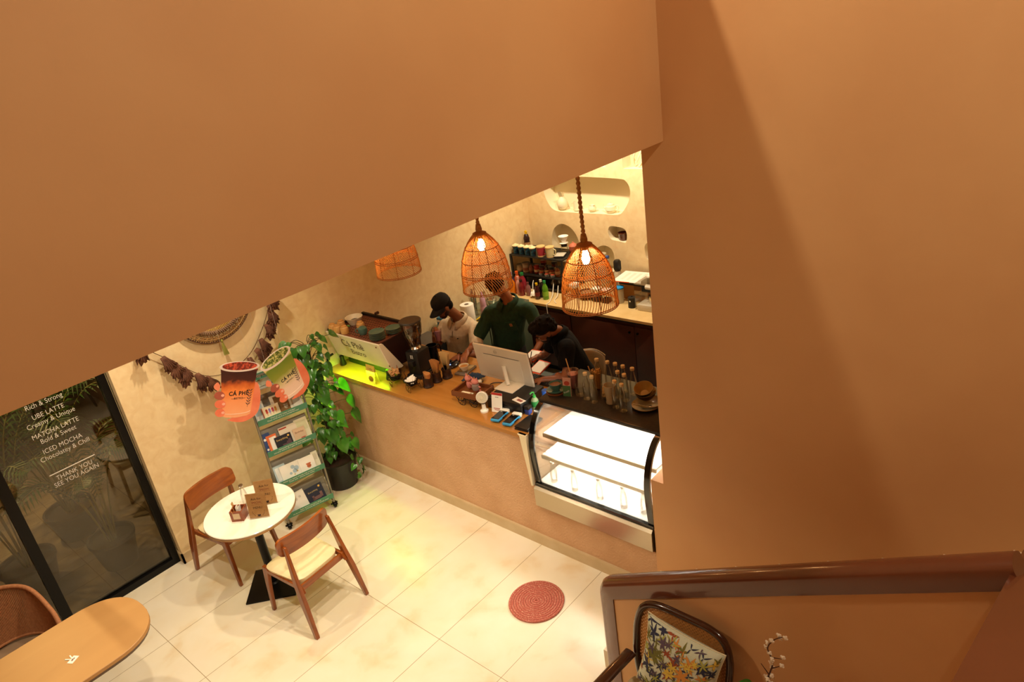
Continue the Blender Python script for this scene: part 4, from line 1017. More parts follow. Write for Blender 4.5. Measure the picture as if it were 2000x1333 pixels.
t = thing('menu_tent', (3.515, 5.30, Z), 'yellow folded coffee menu card in front of the espresso machine', 'menu', -90)
for sg, nm in ((-1, 'front_leaf'), (1, 'rear_leaf')):
    B = basis((1, 0, 0), (0, -sg*.16, 1), (0, sg*.028, 0)); lf_ = MB().box(-.062, .062, 0, .182, -.001, .001, B).build(nm, mat('yellow_card', '#d9b44a', .6), t, 0)
    if sg < 0:
        MB().prism([(p.x, p.y) for p in circ((.005, .05, 0), .036, 16, 'z', ry=.028)], 'z', .0012, .002, B).build('printed_cup', mat('print_brown', '#6a2a14', .6), lf_, 0)
        text('Coffee', .026, mat('print_gold', '#8a6a2a', .6), lf_, 'lettering', 'CENTER', .0003, m=B @ Matrix.Translation((0, .135, .0014)))
# ---- grinder
t = thing('coffee_grinder', (3.84, 4.99, Z), 'black coffee grinder with a clear bean hopper beside the espresso machine', 'grinder', 8)
MB().rbox(-.10, .12, -.085, .085, 0, .035, .008).rbox(-.075, .10, -.075, .075, .03, .26, .015).build('body', RUBBER, t)
c = MB().rbox(-.11, -.06, -.03, .03, .13, .18, .006).build('portafilter_fork', RUBBER, t)
b = MB()
for z in (.2, .213, .226): b.box(-.0762, -.0752, -.012, .012, z, z+.003)
b.box(-.0762, -.0752, -.014, -.011, .196, .232).box(-.0762, -.0752, .011, .014, .196, .232); b.build('logo', WHITE, t, 0)
MB().lathe([(.05, .26), (.055, .28), (.05, .29), (.045, .30)], 24).build('collar', CHROME, t)
hz = [(.04, .295), (.06, .35), (.088, .43), (.098, .50), (.098, .54)]
MB().lathe(hz+[(.094, .54), (.094, .50), (.084, .43), (.056, .35), (.036, .295)], 32, caps=False).build('hopper', glass('hopper_glass', '#f3ece2', .7, .02), t)
MB().lathe([(0, .296), (.034, .296), (.053, .35), (.07, .40), (.0, .43)], 24).build('beans', mat('coffee_beans', '#2a140a', .5, 0, '#4a2614', 90, 2, 1), t)
MB().lathe([(0, .54), (.102, .54), (.104, .552), (.098, .558), (0, .558)], 36).build('lid', mat('smoke_lid', '#38302a', .4), t)
# ---- wire tricycle planters with sachets
IRON = mat('black_iron', '#1d140c', .5, .5); GOLDW = mat('aged_gold_wire', '#7a5a2a', .4, .7)
def wheel(b, c, r, axis='y', n=8, w=.0022):
    p = circ(c, r, 24, axis); b.tube(p, w, 6, closed=True)
    for i in range(n):
        a = TAU*i/n; q = Vector(c)+Vector((r*math.cos(a), 0, r*math.sin(a)) if axis == 'y' else (0, r*math.cos(a), r*math.sin(a))); b.tube([c, q], w*.6, 4)
    return b
def wire_cart(loc, rz, label, fill, fm, nm):
    t = thing('wire_cart', loc, label, 'basket', rz, 'wire basket carts on the counter')
    for y in (-.05, .05): wheel(MB(), (-.03, y, .035), .035).build('wheel', GOLDW, t)
    wheel(MB(), (.075, 0, .025), .025).build('wheel', GOLDW, t)
    b = MB()
    for z, r in ((.045, .04), (.06, .045), (.075, .05)): b.tube(circ((0, 0, z), r, 24), .002, 5, closed=True)
    for i in range(18): a = TAU*i/18; b.tube([(.038*math.cos(a), .038*math.sin(a), .043), (.052*math.cos(a), .052*math.sin(a), .08)], .0015, 4)
    b.tube(circ((0, 0, .082), .053, 28), .003, 6, closed=True); b.lathe([(0, .042), (.04, .042), (.04, .045), (0, .045)], 20)
    b.build('basket', IRON, t)
    MB().tube(crv([(-.03, -.05, .035), (-.03, 0, .04), (-.03, .05, .035)], 4), .002, 5).tube(crv([(.0, 0, .045), (.06, 0, .06), (.075, 0, .025)], 4), .0025, 5).tube(crv([(.06, 0, .06), (.085, 0, .11), (.065, 0, .13)], 4), .002, 5).build('cart_frame', IRON, t)
    b = MB()
    for x, y, z, a, q in fill:
        b.rbox(-.022, .022, -.012, .012, -.003, .003, .0015, 1, Matrix.Translation((x, y, z)) @ Euler((q, a, x*30)).to_matrix().to_4x4())
    tag(b.build(nm, fm, t), kind='stuff')
    return t
fr = random.Random(9)
cart_a = wire_cart((3.595, 4.835, Z), 80, 'wire tricycle basket of white sugar cubes and sachets, right of the pair', [(fr.uniform(-.03, .03), fr.uniform(-.03, .03), .07+.02*fr.random(), fr.uniform(-.5, .5), fr.uniform(-.5, .5)) for _ in range(16)], PAPER, 'sugar_packets')
cart_b = wire_cart((3.60, 5.07, Z), 70, 'wire tricycle basket of brown sachets, left of the pair next to the machine', [(fr.uniform(-.03, .03), fr.uniform(-.03, .03), .08+.03*fr.random(), fr.uniform(-1.3, 1.3), fr.uniform(-.6, .6)) for _ in range(14)], mat('brown_sachet', '#c0925a', .7), 'sugar_packets')
for c_ in (cart_a, cart_b): c_.scale = (1.22, 1.22, 1.22)
t = thing('napkin_bundle', (3.685, 5.125, Z), 'fan of kraft paper napkins standing behind the left wire basket', 'napkins', 60)
b = MB()
for i in range(7): b.box(-.045, .045, -.001, .001, 0, .135, Matrix.Translation((0, .008*i-.025, 0)) @ Matrix.Rotation((i-3)*.06, 4, 'X') @ Matrix.Rotation((i-3)*.09, 4, 'Y'))
b.build('napkins', mat('kraft_napkin', '#a86a3a', .8), t, 0)
# ---- carved pots of straws and stirrers
CARV = mat('carved_wood', '#24120a', .5, 0, '#3d2112', 25, 3, .8)
def carved(loc, label, fill, fm, nm):
    t = thing('carved_pot', loc, label, 'holder', 0, 'carved straw holders')
    MB().lathe([(0, 0), (.048, 0), (.05, .01), (.043, .02), (.043, .075), (.047, .085), (.046, .095), (.038, .095), (.037, .01), (0, .01)], 20).build('pot', CARV, t)
    b = MB(); fill(b); tag(b.build(nm, fm, t), kind='stuff'); return t
def rolled(b):
    for k in range(5):
        p = [(.0, -.012+.006*k, .03), (.004*k-.01, -.03+.015*k, .14)]; b.tube(p, [.02-.002*k, .026-.003*k], 14)
def fan(n, L, spread, w, rows):
    def f(b):
        for r_ in range(rows):
            for i in range(n):
                a = (i/(n-1)-.5)*spread; b.rbox(-w, w, -.0012, .0012, .02, L+.004*math.cos(a*4), .001, 1, Matrix.Translation((0, 0, 0)) @ Matrix.Rotation(PI/2, 4, 'Z') @ Matrix.Translation((0, -.02+.012*r_, 0)) @ Matrix.Rotation(a, 4, 'Y'))
    return f
carved((3.70, 4.735, Z), 'dark carved pot holding rolled kraft napkins, front of the three carved pots', rolled, mat('rolled_kraft', '#b3783f', .8), 'rolled_napkins')
carved((3.81, 4.735, Z), 'dark carved pot with a fan of orange brown paper straws, middle of the three', fan(9, .21, .5, .006, 3), mat('kraft_straw', '#b9783a', .7), 'paper_straws')
carved((3.91, 4.70, Z), 'dark carved pot with a fan of pale wooden stirrers, rear of the three', fan(11, .25, .42, .006, 3), mat('pale_stirrer', '#dcb474', .6), 'wooden_stirrers')
# ---- barista station
t = thing('tamping_mat', (4.10, 4.84, Z), 'dark glossy blue rubber mat with a steel tamper under the white shirted worker', 'mat', 10)
MB().ell((0, 0, .018), (.09, .075, .018), 20, 10).build('mat', mat('navy_rubber', '#0c1420', .15), t); MB().lathe([(.0, .03), (.026, .03), (.026, .045), (.01, .05), (.012, .06), (0, .065)], 18, (.0, .0, 0)).build('tamper', mat('black_tamper', '#15161c', .2), t)
MB().ell((-.04, -.02, .033), (.006, .006, .005), 8, 6).build('status_light', emis('blue_led', '#8fb4ff', 4), t)
t = thing('digital_scale', (4.08, 4.63, Z), 'slim silver coffee scale on the wooden counter', 'scale', 12)
MB().rbox(-.10, .10, -.062, .062, 0, .018, .006).build('scale_body', mat('silver_grey', '#8f8880', .35, .5), t); MB().rbox(-.06, .09, -.055, .055, .018, .024, .003).build('weigh_plate', STAIN, t)
t = thing('takeaway_bowl', (4.05, 4.61, Z+.0245), 'small cream cup of coffee held on the scale', 'cup')
MB().lathe([(0, 0), (.022, 0), (.043, .04), (.047, .055), (.044, .055), (.02, .004), (0, .004)], 28).build('cup', IVORY, t); MB().lathe([(0, .043), (.038, .043), (0, .045)], 24, caps=False).build('coffee', mat('crema', '#b87a34', .3), t)
t = thing('milk_pitcher', (4.06, 5.03, Z), 'tall black milk pitcher behind the grinder', 'pitcher', 0)
MB().lathe([(0, 0), (.055, 0), (.058, .01), (.05, .16), (.054, .20), (.05, .20), (.045, .155), (.052, .012), (0, .01)], 26).build('jug', mat('black_steel', '#151618', .25, .6), t); MB().tube(crv([(.05, 0, .17), (.10, 0, .16), (.10, 0, .06), (.055, 0, .04)], 5), .007, 8).build('handle', mat('black_steel', '#151618', .25, .6), t)
t = thing('cloth', (3.97, 4.42, Z), 'crumpled dark blue cleaning cloth behind the wooden tray cart', 'cloth')
def clo(u, v): 
    x, y = (u-.5)*.17, (v-.5)*.15; return (x, y, .004+.055*math.exp(-(x*x+y*y)/.006)*(1+.4*mnoise.noise((x*40, y*40, 1)))+.008*mnoise.noise((x*60, y*60, 4))+.008)
MB().grid(clo, 24, 24).build('cloth', mat('navy_cloth', '#1a2f4a', .9), t, 80); mod(bpy.data.objects[t.children[0].name], 'SOLIDIFY', thickness=.004)
# ---- wooden tray cart with pink figures
t = thing('tray_cart', (3.69, 4.145, Z), 'wooden tray on black iron cart wheels holding small pink figures', 'tray', 97)
TW = wood('tray_wood', '#6a3616', '#7d4520', .35, 4)
b = MB().box(-.14, .14, -.095, .095, .085, .095)
for s in (-1, 1): b.box(-.15, .15, s*.098-.007, s*.098+.007, .082, .128); b.box(s*.143-.007, s*.143+.007, -.098, .098, .082, .128)
b.build('tray', TW, t, 0)
for x in (-.06, .06):
    for y in (-.09, .09): wheel(MB(), (x, y, .04), .04, 'y', 8, .003).build('wheel', IRON, t)
b = MB()
for y in (-.09, .09): b.tube(crv([(-.12, y, .085), (-.10, y, .05), (-.06, y, .04), (0, y, .062), (.06, y, .04), (.1, y, .05), (.12, y, .085)], 5), .003, 6)
for x in (-.06, .06): b.tube([(x, -.09, .04), (x, .09, .04)], .003, 6)
b.build('cart_frame', IRON, t)
PINK = mat('pink_felt', '#d68478', .9)
def figure(loc, rz, label, greywrap):
    f_ = thing('pink_figurine', loc, label, 'figurine', rz, 'pink figures in the tray')
    b = MB().ell((0, 0, .045), (.026, .022, .04), 14, 10).ell((0, 0, .105), (.034, .028, .026), 16, 10)
    for s in (-1, 1): b.tube([(s*.02, 0, .125), (s*.028, 0, .145)], [.009, .003], 8); b.tube([(s*.012, -.012, .02), (s*.02, -.03, .006)], [.011, .010], 8); b.tube([(s*.022, 0, .065), (s*.042, -.012, .05)], [.008, .007], 8)
    b.build('body', PINK, f_)
    MB().tube([(0, 0, .13), (0, 0, .148)], [.006, .003], 8).build('topknot', mat('gold_tip', '#c98f4a', .6), f_)
    if greywrap: MB().lathe([(.028, .03), (.034, .05), (.031, .075), (.02, .085)], 16, caps=False).build('wrap', mat('grey_felt', '#8a766a', .9), f_)
figure((3.71, 4.20, Z+.0955), 75, 'small pink figure sitting at the left of the wooden tray', False); figure((3.69, 4.10, Z+.0955), 95, 'small pink figure wrapped in grey at the right of the wooden tray', True)
t = thing('white_packet', (3.625, 4.16, Z+.0955), 'cream bar shaped packet at the front of the wooden tray', 'packet', 97)
MB().rbox(-.045, .045, -.014, .014, 0, .022, .005).build('packet', IVORY, t); MB().rbox(-.06, .04, -.026, -.016, 0, .012, .003).build('flat_slip', IVORY, t)
t = thing('white_marker', (3.86, 4.25, Z), 'white handheld barcode reader lying behind the tray cart', 'scanner', 40)
MB().rbox(-.07, .05, -.018, .018, .03, .055, .01).rbox(.04, .09, -.028, .028, .035, .06, .01).tube([(0, 0, .03), (.0, 0, .0)], [.014, .02], 10).build('reader', WHITE, t)
# ---- handheld fan
t = thing('hand_fan', (3.60, 3.945, Z), 'small white handheld fan standing at the edge of the counter', 'fan', -62)
MB().lathe([(0, 0), (.034, 0), (.034, .014), (.02, .022), (.017, .03), (.015, .085), (.018, .09), (0, .09)], 24).build('handle', WHITE, t)
MB().lathe([(.0155, .076), (.0195, .078), (.0195, .086), (.0155, .088)], 20, caps=False).build('black_ring', RUBBER, t)
TI = Matrix.Translation((0, 0, .135)) @ Matrix.Rotation(R(78), 4, 'X')
MB().lathe([(.0, -.012), (.045, -.012), (.05, -.005), (.05, .014), (.044, .018), (.044, .012), (0, .012)], 36, m=TI, c=(0, 0, 0)).add([], []).build('fan_head', WHITE, t)
hb = MB(); hb.lathe([(0, .0), (.014, .0), (.014, .021), (0, .022)], 18, m=TI)
for i in range(30):
    a = TAU*i/30; hb.tube([TI @ Vector((.014*math.cos(a), .014*math.sin(a), .02)), TI @ Vector((.047*math.cos(a+.35), .047*math.sin(a+.35), .02))], .0012, 4)
hb.tube([TI @ p for p in circ((0, 0, .02), .031, 28)], .0012, 4, closed=True); hb.build('grille', mat('ivory_grille', '#ddcfb2', .5), t)
# ---- cash drawer, monitor, code stand, terminals
t = thing('cash_drawer', (3.85, 3.805, Z), 'black cash drawer under the white monitor', 'cash drawer', 5)
MB().rbox(-.17, .17, -.175, .175, 0, .098, .006).build('case', RUBBER, t); MB().box(-.172, -.168, -.165, .165, .015, .085).box(-.176, -.17, -.04, .04, .045, .055).build('drawer_front', mat('black_drawer', '#0e0d0d', .35), t, 0)
t = thing('price_slip', (3.745, 3.675, Z+.0985), 'small white printed slip lying on the cash drawer', 'card', 80)
MB().box(-.055, .055, -.03, .03, 0, .002).build('slip', PAPER, t, 0); MB().box(-.04, .02, -.015, .012, .002, .0026).build('print', mat('print_redgrey', '#9a5a50', .7), t, 0)
t = thing('monitor', (3.90, 3.90, Z+.0985), 'large white computer monitor seen from behind on the counter', 'monitor', 2)
WM = mat('pearl_white', '#e3d8c4', .35)
tl = R(7); B = basis((0, -1, 0), (-math.sin(tl), 0, math.cos(tl)), (.075, .10, -.008))
MB().rbox(-.10, .085, -.10, .10, 0, .008, .003).build('foot', WM, t)
MB().tube([(.0, .02, .008), (.02, .05, .06), (.035, .075, .16)], [.018, .017, .02], 14).build('neck', WM, t)
sh = [(-.30, .0), (.30, .0), (.30, .335), (-.30, .335)]
o = MB().rbox(-.30, .30, 0, .335, -.018, .004, .008, 3, B).rbox(-.21, .21, .03, .25, -.01, .0085, .006, 2, B).build('back_cover', WM, t, 35)
MB().box(-.296, .296, .004, .331, -.0235, -.0215, B).build('screen', mat('screen_black', '#0a0c10', .1), t, 0)
MB().box(-.19, .20, .2515, .2545, .0035, .0065, B).build('vent_slot', mat('dark_slot', '#4a3c30', .5), t, 0)
e = MB().tube([B @ p for p in circ((-.05, .29, .0045), .017, 24)], .0011, 5, closed=True).build('emblem_ring', mat('silver_mark', '#a89a86', .3, .5), t)
text('DELL', .0125, mat('silver_mark', '#a89a86', .3, .5), e, 'lettering', 'CENTER', .0004, m=B @ Matrix.Translation((-.05, .2855, .0045)))
t = thing('code_stand', (3.655, 3.84, Z), 'white payment card stand with a red header in front of the cash drawer', 'sign', -78)
B = basis((1, 0, 0), (0, .25, 1), (0, -.02, .002)); c = MB().box(-.05, .05, 0, .165, -.0015, .0015, B).build('card', PAPER, t, 0)
MB().box(-.05, .05, .145, .165, .0016, .0024, B).build('red_header', mat('header_red', '#b5302a', .5), c, 0)
MB().box(-.03, .03, .03, .036, .0016, .0022, B).box(-.022, .022, .018, .023, .0016, .0022, B).build('printed_lines', mat('print_red', '#b04038', .6), c, 0)
MB().box(-.016, .016, .125, .131, .0016, .0022, B).build('small_print', mat('print_grey', '#9a938a', .6), c, 0); MB().box(-.05, .05, -.02, .02, 0, .002).build('stand', WHITE, t, 0)
CY = mat('cyan_plastic', '#2f8ec2', .4)
def terminal(loc, rz, label):
    t = thing('card_terminal', loc, label, 'card terminal', rz, 'card terminals')
    W_ = Matrix.Rotation(R(-4), 4, 'X')
    MB().rbox(-.04, .04, -.095, .095, .004, .03, .01, 3, W_).build('body', CY, t); MB().rbox(-.041, .041, .06, .10, .006, .042, .01, 3, W_).build('printer_hood', WHITE, t)
    s = MB().box(-.034, .034, -.085, .06, .0302, .0318, W_).build('screen', mat('screen_dark', '#120e0c', .12), t, 0); MB().box(-.022, -.008, .045, .05, .0319, .0324, W_).build('screen_icon', WHITE, s, 0)
    MB().box(.036, .042, -.03, .03, .01, .022, W_).build('side_button', RUBBER, t, 0)
terminal((3.585, 3.755, Z), -78, 'blue cased card terminal beside the white payment stand'); terminal((3.583, 3.625, Z), -80, 'blue cased card terminal next to the black folders')
for i, lb in enumerate(['lower black menu folder at the corner of the counter beside the glass case', 'upper black menu folder lying on the other one']):
    o = MB().rbox(-.10, .10, -.065, .065, 0, .012, .003).build('menu_folder', RUBBER, None); o.location = (3.605+.006*i, 3.475, Z+.0125*i); o.rotation_euler = (0, 0, R(6-5*i)); tag(o, lb, 'folder', 'black folders')
t = thing('soap_bottle', (3.83, 3.58, Z), 'green pump bottle of hand wash behind the black folders', 'bottle', -110)
MB().lathe([(0, 0), (.03, 0), (.032, .02), (.03, .085), (.018, .105), (.012, .11), (0, .11)], 20).build('bottle', mat('clear_green', '#a9c29a', .2, alpha=.8), t); MB().lathe([(.0305, .03), (.0335, .035), (.0325, .075), (.0305, .08)], 20, caps=False).build('label', mat('label_green', '#1f7a3a', .5), t)
MB().lathe([(.013, .11), (.013, .13), (.005, .132), (.005, .155), (0, .155)], 14).tube(crv([(0, 0, .155), (0, -.02, .16), (0, -.036, .15)], 4), .006, 8).build('pump', mat('pump_green', '#38b24a', .4), t)
t = thing('sanitiser_bottle', (3.915, 3.53, Z), 'bottle with a blue cap behind the green soap bottle', 'bottle')
MB().lathe([(0, 0), (.035, 0), (.035, .09), (.028, .105), (0, .105)], 20).build('bottle', mat('cloudy_plastic', '#b8b4a6', .3), t); MB().lathe([(0, .105), (.03, .105), (.031, .14), (.026, .147), (0, .147)], 20).build('cap', mat('cap_blue', '#1f4fa8', .4), t)
t = thing('lighter_box', (3.745, 3.588, Z), 'small blue and black plastic box beside the cash drawer', 'box', 5)
MB().rbox(-.025, .025, -.022, .022, 0, .045, .004).build('box', mat('box_blue', '#1c3a86', .4), t); MB().rbox(-.026, .026, -.023, .023, .045, .075, .004).build('lid', RUBBER, t)
t = thing('keyboard', (4.235, 3.81, Z), 'black computer keyboard behind the monitor', 'keyboard', 92)
MB().rbox(-.165, .165, -.065, .065, 0, .018, .005).build('base', RUBBER, t)
b = MB()
for i in range(14):
    for j in range(5): b.rbox(-.158+.0225*i, -.139+.0225*i, -.058+.0235*j, -.038+.0235*j, .018, .024, .002, 1)
tag(b.build('keys', mat('black_keys', '#1c1a19', .5), t), kind='stuff')
b = MB(); p = crv([(3.98, 4.05, Z+.006), (4.05, 4.12, Z+.006), (4.0, 4.22, Z+.006), (3.9, 4.2, Z+.006), (3.88, 4.28, Z+.006), (4.0, 4.33, Z+.006)], 6); tag(MB().tube(p, .004, 6).build('cable', RUBBER), 'black cable lying behind the monitor', 'cable')
# ================================================================== BACK BAR
CABM = mat('dark_cabinet', '#431d13', .35, 0, '#4d2416', 3)
BTOP = mat('cream_worktop', '#e3c48c', .4, 0, '#dab87c', 8)
BX = 6.03
def cabinet(y0, y1, label):
    t = thing('base_cabinet', (BX, y0, 0), label, 'cabinet', 0, 'dark cabinets of the back bar')
    w = y1-y0
    MB().box(.02, .765, .003, w-.003, .08, .855).build('carcass', CABM, t, 0); MB().box(.06, .765, .003, w-.003, 0, .08).build('plinth_or_shadow', RUBBER, t, 0)
    for k in (0, 1):
        a, b_ = (.006, w/2-.003) if k == 0 else (w/2+.003, w-.006)
        d = MB().rbox(-.0, .02, a, b_, .09, .80, .003).build('door', CABM, t)
        yk = w/2-.05 if k == 0 else w/2+.05
        MB().lathe([(0, 0), (.006, 0), (.006, .012), (.014, .018), (.012, .026), (0, .027)], 14, m=Matrix.Rotation(-PI/2, 4, 'Y'), c=(0, yk, .735)).build('knob', mat('knob_black', '#15110f', .25, .6), d)
cabinet(4.90, 5.997, 'dark brown base cabinet in the corner behind the three workers'); cabinet(3.20, 4.897, 'dark brown double door base cabinet below the coffee gear'); cabinet(2.21, 3.197, 'dark brown base cabinet mostly hidden by the stair wall')
o = MB().box(5.99, 6.795, 2.21, 5.995, .872, .905).build('back_worktop', BTOP, None, 0); tag(o, 'cream worktop running along the niche wall', 'worktop'); mod(o, 'BEVEL', width=.004, segments=2)
o = MB().box(6.0, 6.795, 2.215, 5.995, .857, .872).build('worktop_batten', RUBBER, o, 0)
BZ = .9055
# steel prep bench along the garland wall
t = thing('prep_bench', (4.9, 5.45, 0), 'steel prep bench against the back wall behind the white shirted worker', 'bench')
GS = mat('green_steel', '#8a927c', .25, .6)
MB().rbox(0, 1.085, 0, .545, .90, .935, .005).build('bench_top', GS, t); MB().box(.02, 1.06, .02, .54, .12, .90).build('cabinet_body', GS, t, 0)
for x in (.03, 1.03):
    for y in (.04, .5): MB().tube([(x, y, 0), (x, y, .13)], .02, 10).build('leg', STAIN, t)
for k in range(3): MB().rbox(.03+.345*k, .36+.345*k, .0, .02, .16, .86, .004).build('door', mat('door_glass_green', '#6f7a62', .12, .3), t)
QZ = .9355
for (x, y), h, lb in (((5.47, 5.86), .27, 'tall steel cocktail shaker against the back wall, left of two'), ((5.53, 5.74), .23, 'shorter steel cocktail shaker, right of two')):
    t = thing('cocktail_shaker', (x, y, QZ), lb, 'shaker', 0, 'steel shakers')
    MB().lathe([(0, 0), (.035, 0), (.045, h*.6), (0, h*.6)], 24).build('tin', CHROME, t); MB().lathe([(.045, h*.6), (.042, h*.68), (.024, h*.76), (.022, h*.8), (0, h*.8)], 24).build('strainer_top', CHROME, t); MB().lathe([(.021, h*.8), (.021, h*.94), (.017, h), (0, h)], 20).build('cap', CHROME, t)
t = thing('paper_roll', (5.14, 5.62, QZ), 'large white paper towel roll standing behind the white shirted worker', 'paper roll')
MB().lathe([(.026, .0), (.075, 0), (.077, .004), (.077, .235), (.074, .24), (.026, .24)], 36, caps=False).build('roll', PAPER, t); MB().lathe([(.026, .238), (.022, .238), (.022, .0), (0, .0)], 20).build('core', mat('card_core', '#6a5642', .8), t)
t = thing('squeeze_bottle', (5.44, 5.67, QZ), 'pink squeeze bottle beside the paper roll', 'bottle')
MB().lathe([(0, 0), (.038, 0), (.042, .01), (.038, .09), (.034, .10), (.036, .11), (.03, .20), (.018, .215), (0, .22)], 24).build('bottle', mat('mauve_plastic', '#c49ab0', .4), t); MB().lathe([(.018, .215), (.016, .235), (.006, .27), (0, .27)], 16).build('nozzle', mat('mauve_plastic', '#c49ab0', .4), t)
t = thing('bar_tray', (5.22, 5.50, QZ), 'black bar tray with yellow edges in front of the paper roll', 'tray', 8)
MB().box(-.02, .26, -.04, .10, 0, .012).build('tray_base', RUBBER, t, 0)
b = MB()
for y in (-.04, .1): b.box(-.02, .26, y-.006, y+.006, 0, .022)
b.box(-.026, -.02, -.04, .1, 0, .022).box(.26, .266, -.04, .1, 0, .022).build('yellow_rim', mat('yellow_plastic', '#e0b818', .5), t, 0)
for (x, y), h, lb in (((5.62, 5.62), .05, 'small steel bowl near the black bar tray'), ((5.70, 5.78), .07, 'steel mixing bowl behind the green shirted worker')):
    lathe_obj('steel_bowl', [(0, 0), (.04, 0), (.065, h), (.06, h), (.037, .005), (0, .004)], CHROME, (x, y, QZ), lb, 'bowl', 'steel bowls')
lathe_obj('loose_lid', [(0, 0), (.045, 0), (.045, .012), (.02, .018), (0, .018)], WHITE, (5.42, 5.57, QZ), 'loose round white plastic lid beside the pink bottle', 'disc')  # loose lid lying on the bench, modelled as a stepped disc
t = thing('blue_carton', (4.97, 5.88, QZ), 'blue and white carton standing on the bench below the wall', 'carton', 10)
MB().rbox(-.05, .05, -.035, .035, 0, .12, .004).build('carton', mat('carton_blue', '#2a6a8a', .5), t); MB().box(-.051, .051, -.036, .036, .07, .095).build('white_band', WHITE, t, 0)
t = thing('waste_bin', (4.66, 5.82, 0), 'black lidded waste bin beside the espresso machine end of the bar', 'bin')
MB().rbox(-.14, .14, -.14, .14, 0, .90, .02).build('bin', RUBBER, t); MB().rbox(-.15, .15, -.15, .15, .9, .93, .01).build('rim', mat('grey_rim', '#55504a', .4), t)
# ---- black shelf unit on the worktop
t = thing('shelf_unit', (6.53, 5.59, BZ), 'black metal three tier shelf unit loaded with cups and syrups in the corner', 'shelf')
for x in (-.185, .185):
    for y in (-.40, .39): MB().box(x-.011, x+.011, y-.011, y+.011, 0, .425).build('post', RUBBER, t, 0)
for z in (.02, .165, .405): MB().rbox(-.195, .195, -.41, .40, z, z+.018, .004).build('tier', RUBBER, t)
SZ = BZ+.4235; S2 = BZ+.1835
TEALP = mat('teal_print', '#12202e', .4, 0, '#1f6a86', 14, 3, lo=.5, hi=.6, dist=2)
cups = [(6.40, 5.93), (6.395, 5.835), (6.39, 5.74), (6.385, 5.645)]; nm = ['farthest left', 'second from the left', 'third from the left', 'beside the red canister']
for (x, y), n_ in zip(cups, nm):
    t = thing('patterned_cup', (x, y, SZ), 'dark blue patterned cup with cream lid, ' + n_, 'cup', 0, 'patterned cups on the shelf unit')
    MB().lathe([(0, 0), (.032, 0), (.042, .095), (0, .095)], 24).build('sleeve', TEALP, t); MB().lathe([(.043, .093), (.045, .098), (.044, .104), (.03, .108), (.012, .122), (0, .123)], 24).build('lid', mat('cream_lid', '#efdcae', .5), t)
def canister(x, y, hx, lb, hx2='#d9b47a'):
    t = thing('canister', (x, y, SZ), lb, 'canister', 0, 'canisters on the shelf unit')
    MB().lathe([(0, 0), (.046, 0), (.046, .012), (0, .012)], 28).build('base_band', mat('band_'+hx2[1:], hx2, .5), t)
    MB().lathe([(.044, .012), (.052, .115), (0, .115)], 28).build('body', mat('can_'+hx[1:], hx, .5), t); MB().lathe([(.054, .113), (.056, .119), (.054, .127), (0, .124)], 28).build('lid', mat('band_'+hx2[1:], hx2, .5), t)
    MB().tube(crv([(-.0, -.052, .10), (.0, -.085, .09), (.0, -.08, .04), (.0, -.048, .03)], 5), .006, 8).build('handle', mat('can_'+hx[1:], hx, .5), t)
canister(6.40, 5.53, '#a32f3c', 'red canister mug on the shelf unit'); canister(6.41, 5.40, '#d9cd9f', 'cream canister mug on the shelf unit')
t = thing('kitchen_scale', (6.46, 5.29, SZ), 'flat white weighing scale on the front corner of the shelf unit', 'scale', 20)
MB().rbox(-.07, .07, -.06, .06, 0, .018, .004).build('body', RUBBER, t); MB().rbox(-.068, .068, -.058, .058, .018, .026, .003).build('plate', mat('pale_grey', '#c9c2b4', .4), t)
t = thing('sauce_bottle', (6.62, 5.93, SZ), 'dark chocolate sauce bottle with a yellow star cap on the shelf unit', 'bottle')
MB().lathe([(0, 0), (.035, 0), (.04, .02), (.035, .08), (.04, .12), (.025, .17), (.013, .18), (0, .18)], 22).build('bottle', mat('choc_brown', '#2c1214', .35), t)
MB().prism([((.026 if i % 2 == 0 else .012)*math.cos(PI/2+PI*i/5), .20+(.026 if i % 2 == 0 else .012)*math.sin(PI/2+PI*i/5)) for i in range(10)], 'x', -.01, .01).lathe([(.013, .175), (.013, .19), (0, .19)], 12).build('star_cap', mat('yellow_cap', '#dcb416', .5), t)
MB().lathe([(.0405, .03), (.0405, .075)], 22, caps=False).build('label', mat('sauce_label', '#b88a5a', .6), t)
lathe_obj('small_jar', [(0, 0), (.03, 0), (.03, .06), (.033, .062), (.033, .075), (0, .075)], IVORY, (6.50, 5.78, SZ), 'small white lidded jar behind the patterned cups', 'jar')
t = thing('pour_over_set', (6.64, 5.36, SZ), 'white coffee dripper on a glass server in front of the arched niche', 'coffee dripper')
MB().lathe([(0, 0), (.045, 0), (.05, .01), (.05, .04), (.03, .065), (.028, .07), (.026, .065), (.046, .04), (.046, .012), (0, .008)], 24).build('glass_server', GLASS, t); MB().lathe([(.031, .06), (.036, .062), (.036, .095), (.031, .1), (.0, .1)], 20).build('black_collar', RUBBER, t)
MB().lathe([(0, .10), (.05, .10), (.053, .106), (.03, .112), (.026, .12), (.062, .19), (.058, .19), (.02, .122), (0, .122)], 28).build('dripper', mat('bright_ceramic', '#f6f2ea', .3), t)
t = thing('clay_pot', (6.66, 5.24, SZ), 'small lidded terracotta pot at the back corner of the shelf unit', 'pot')
MB().lathe([(0, 0), (.045, 0), (.055, .03), (.05, .07), (0, .07)], 24).build('pot', mat('terracotta', '#a8563a', .6), t); MB().lathe([(.056, .07), (.05, .085), (.012, .11), (.01, .12), (.0, .122)], 24).build('lid', mat('pale_terracotta', '#c46f50', .6), t)
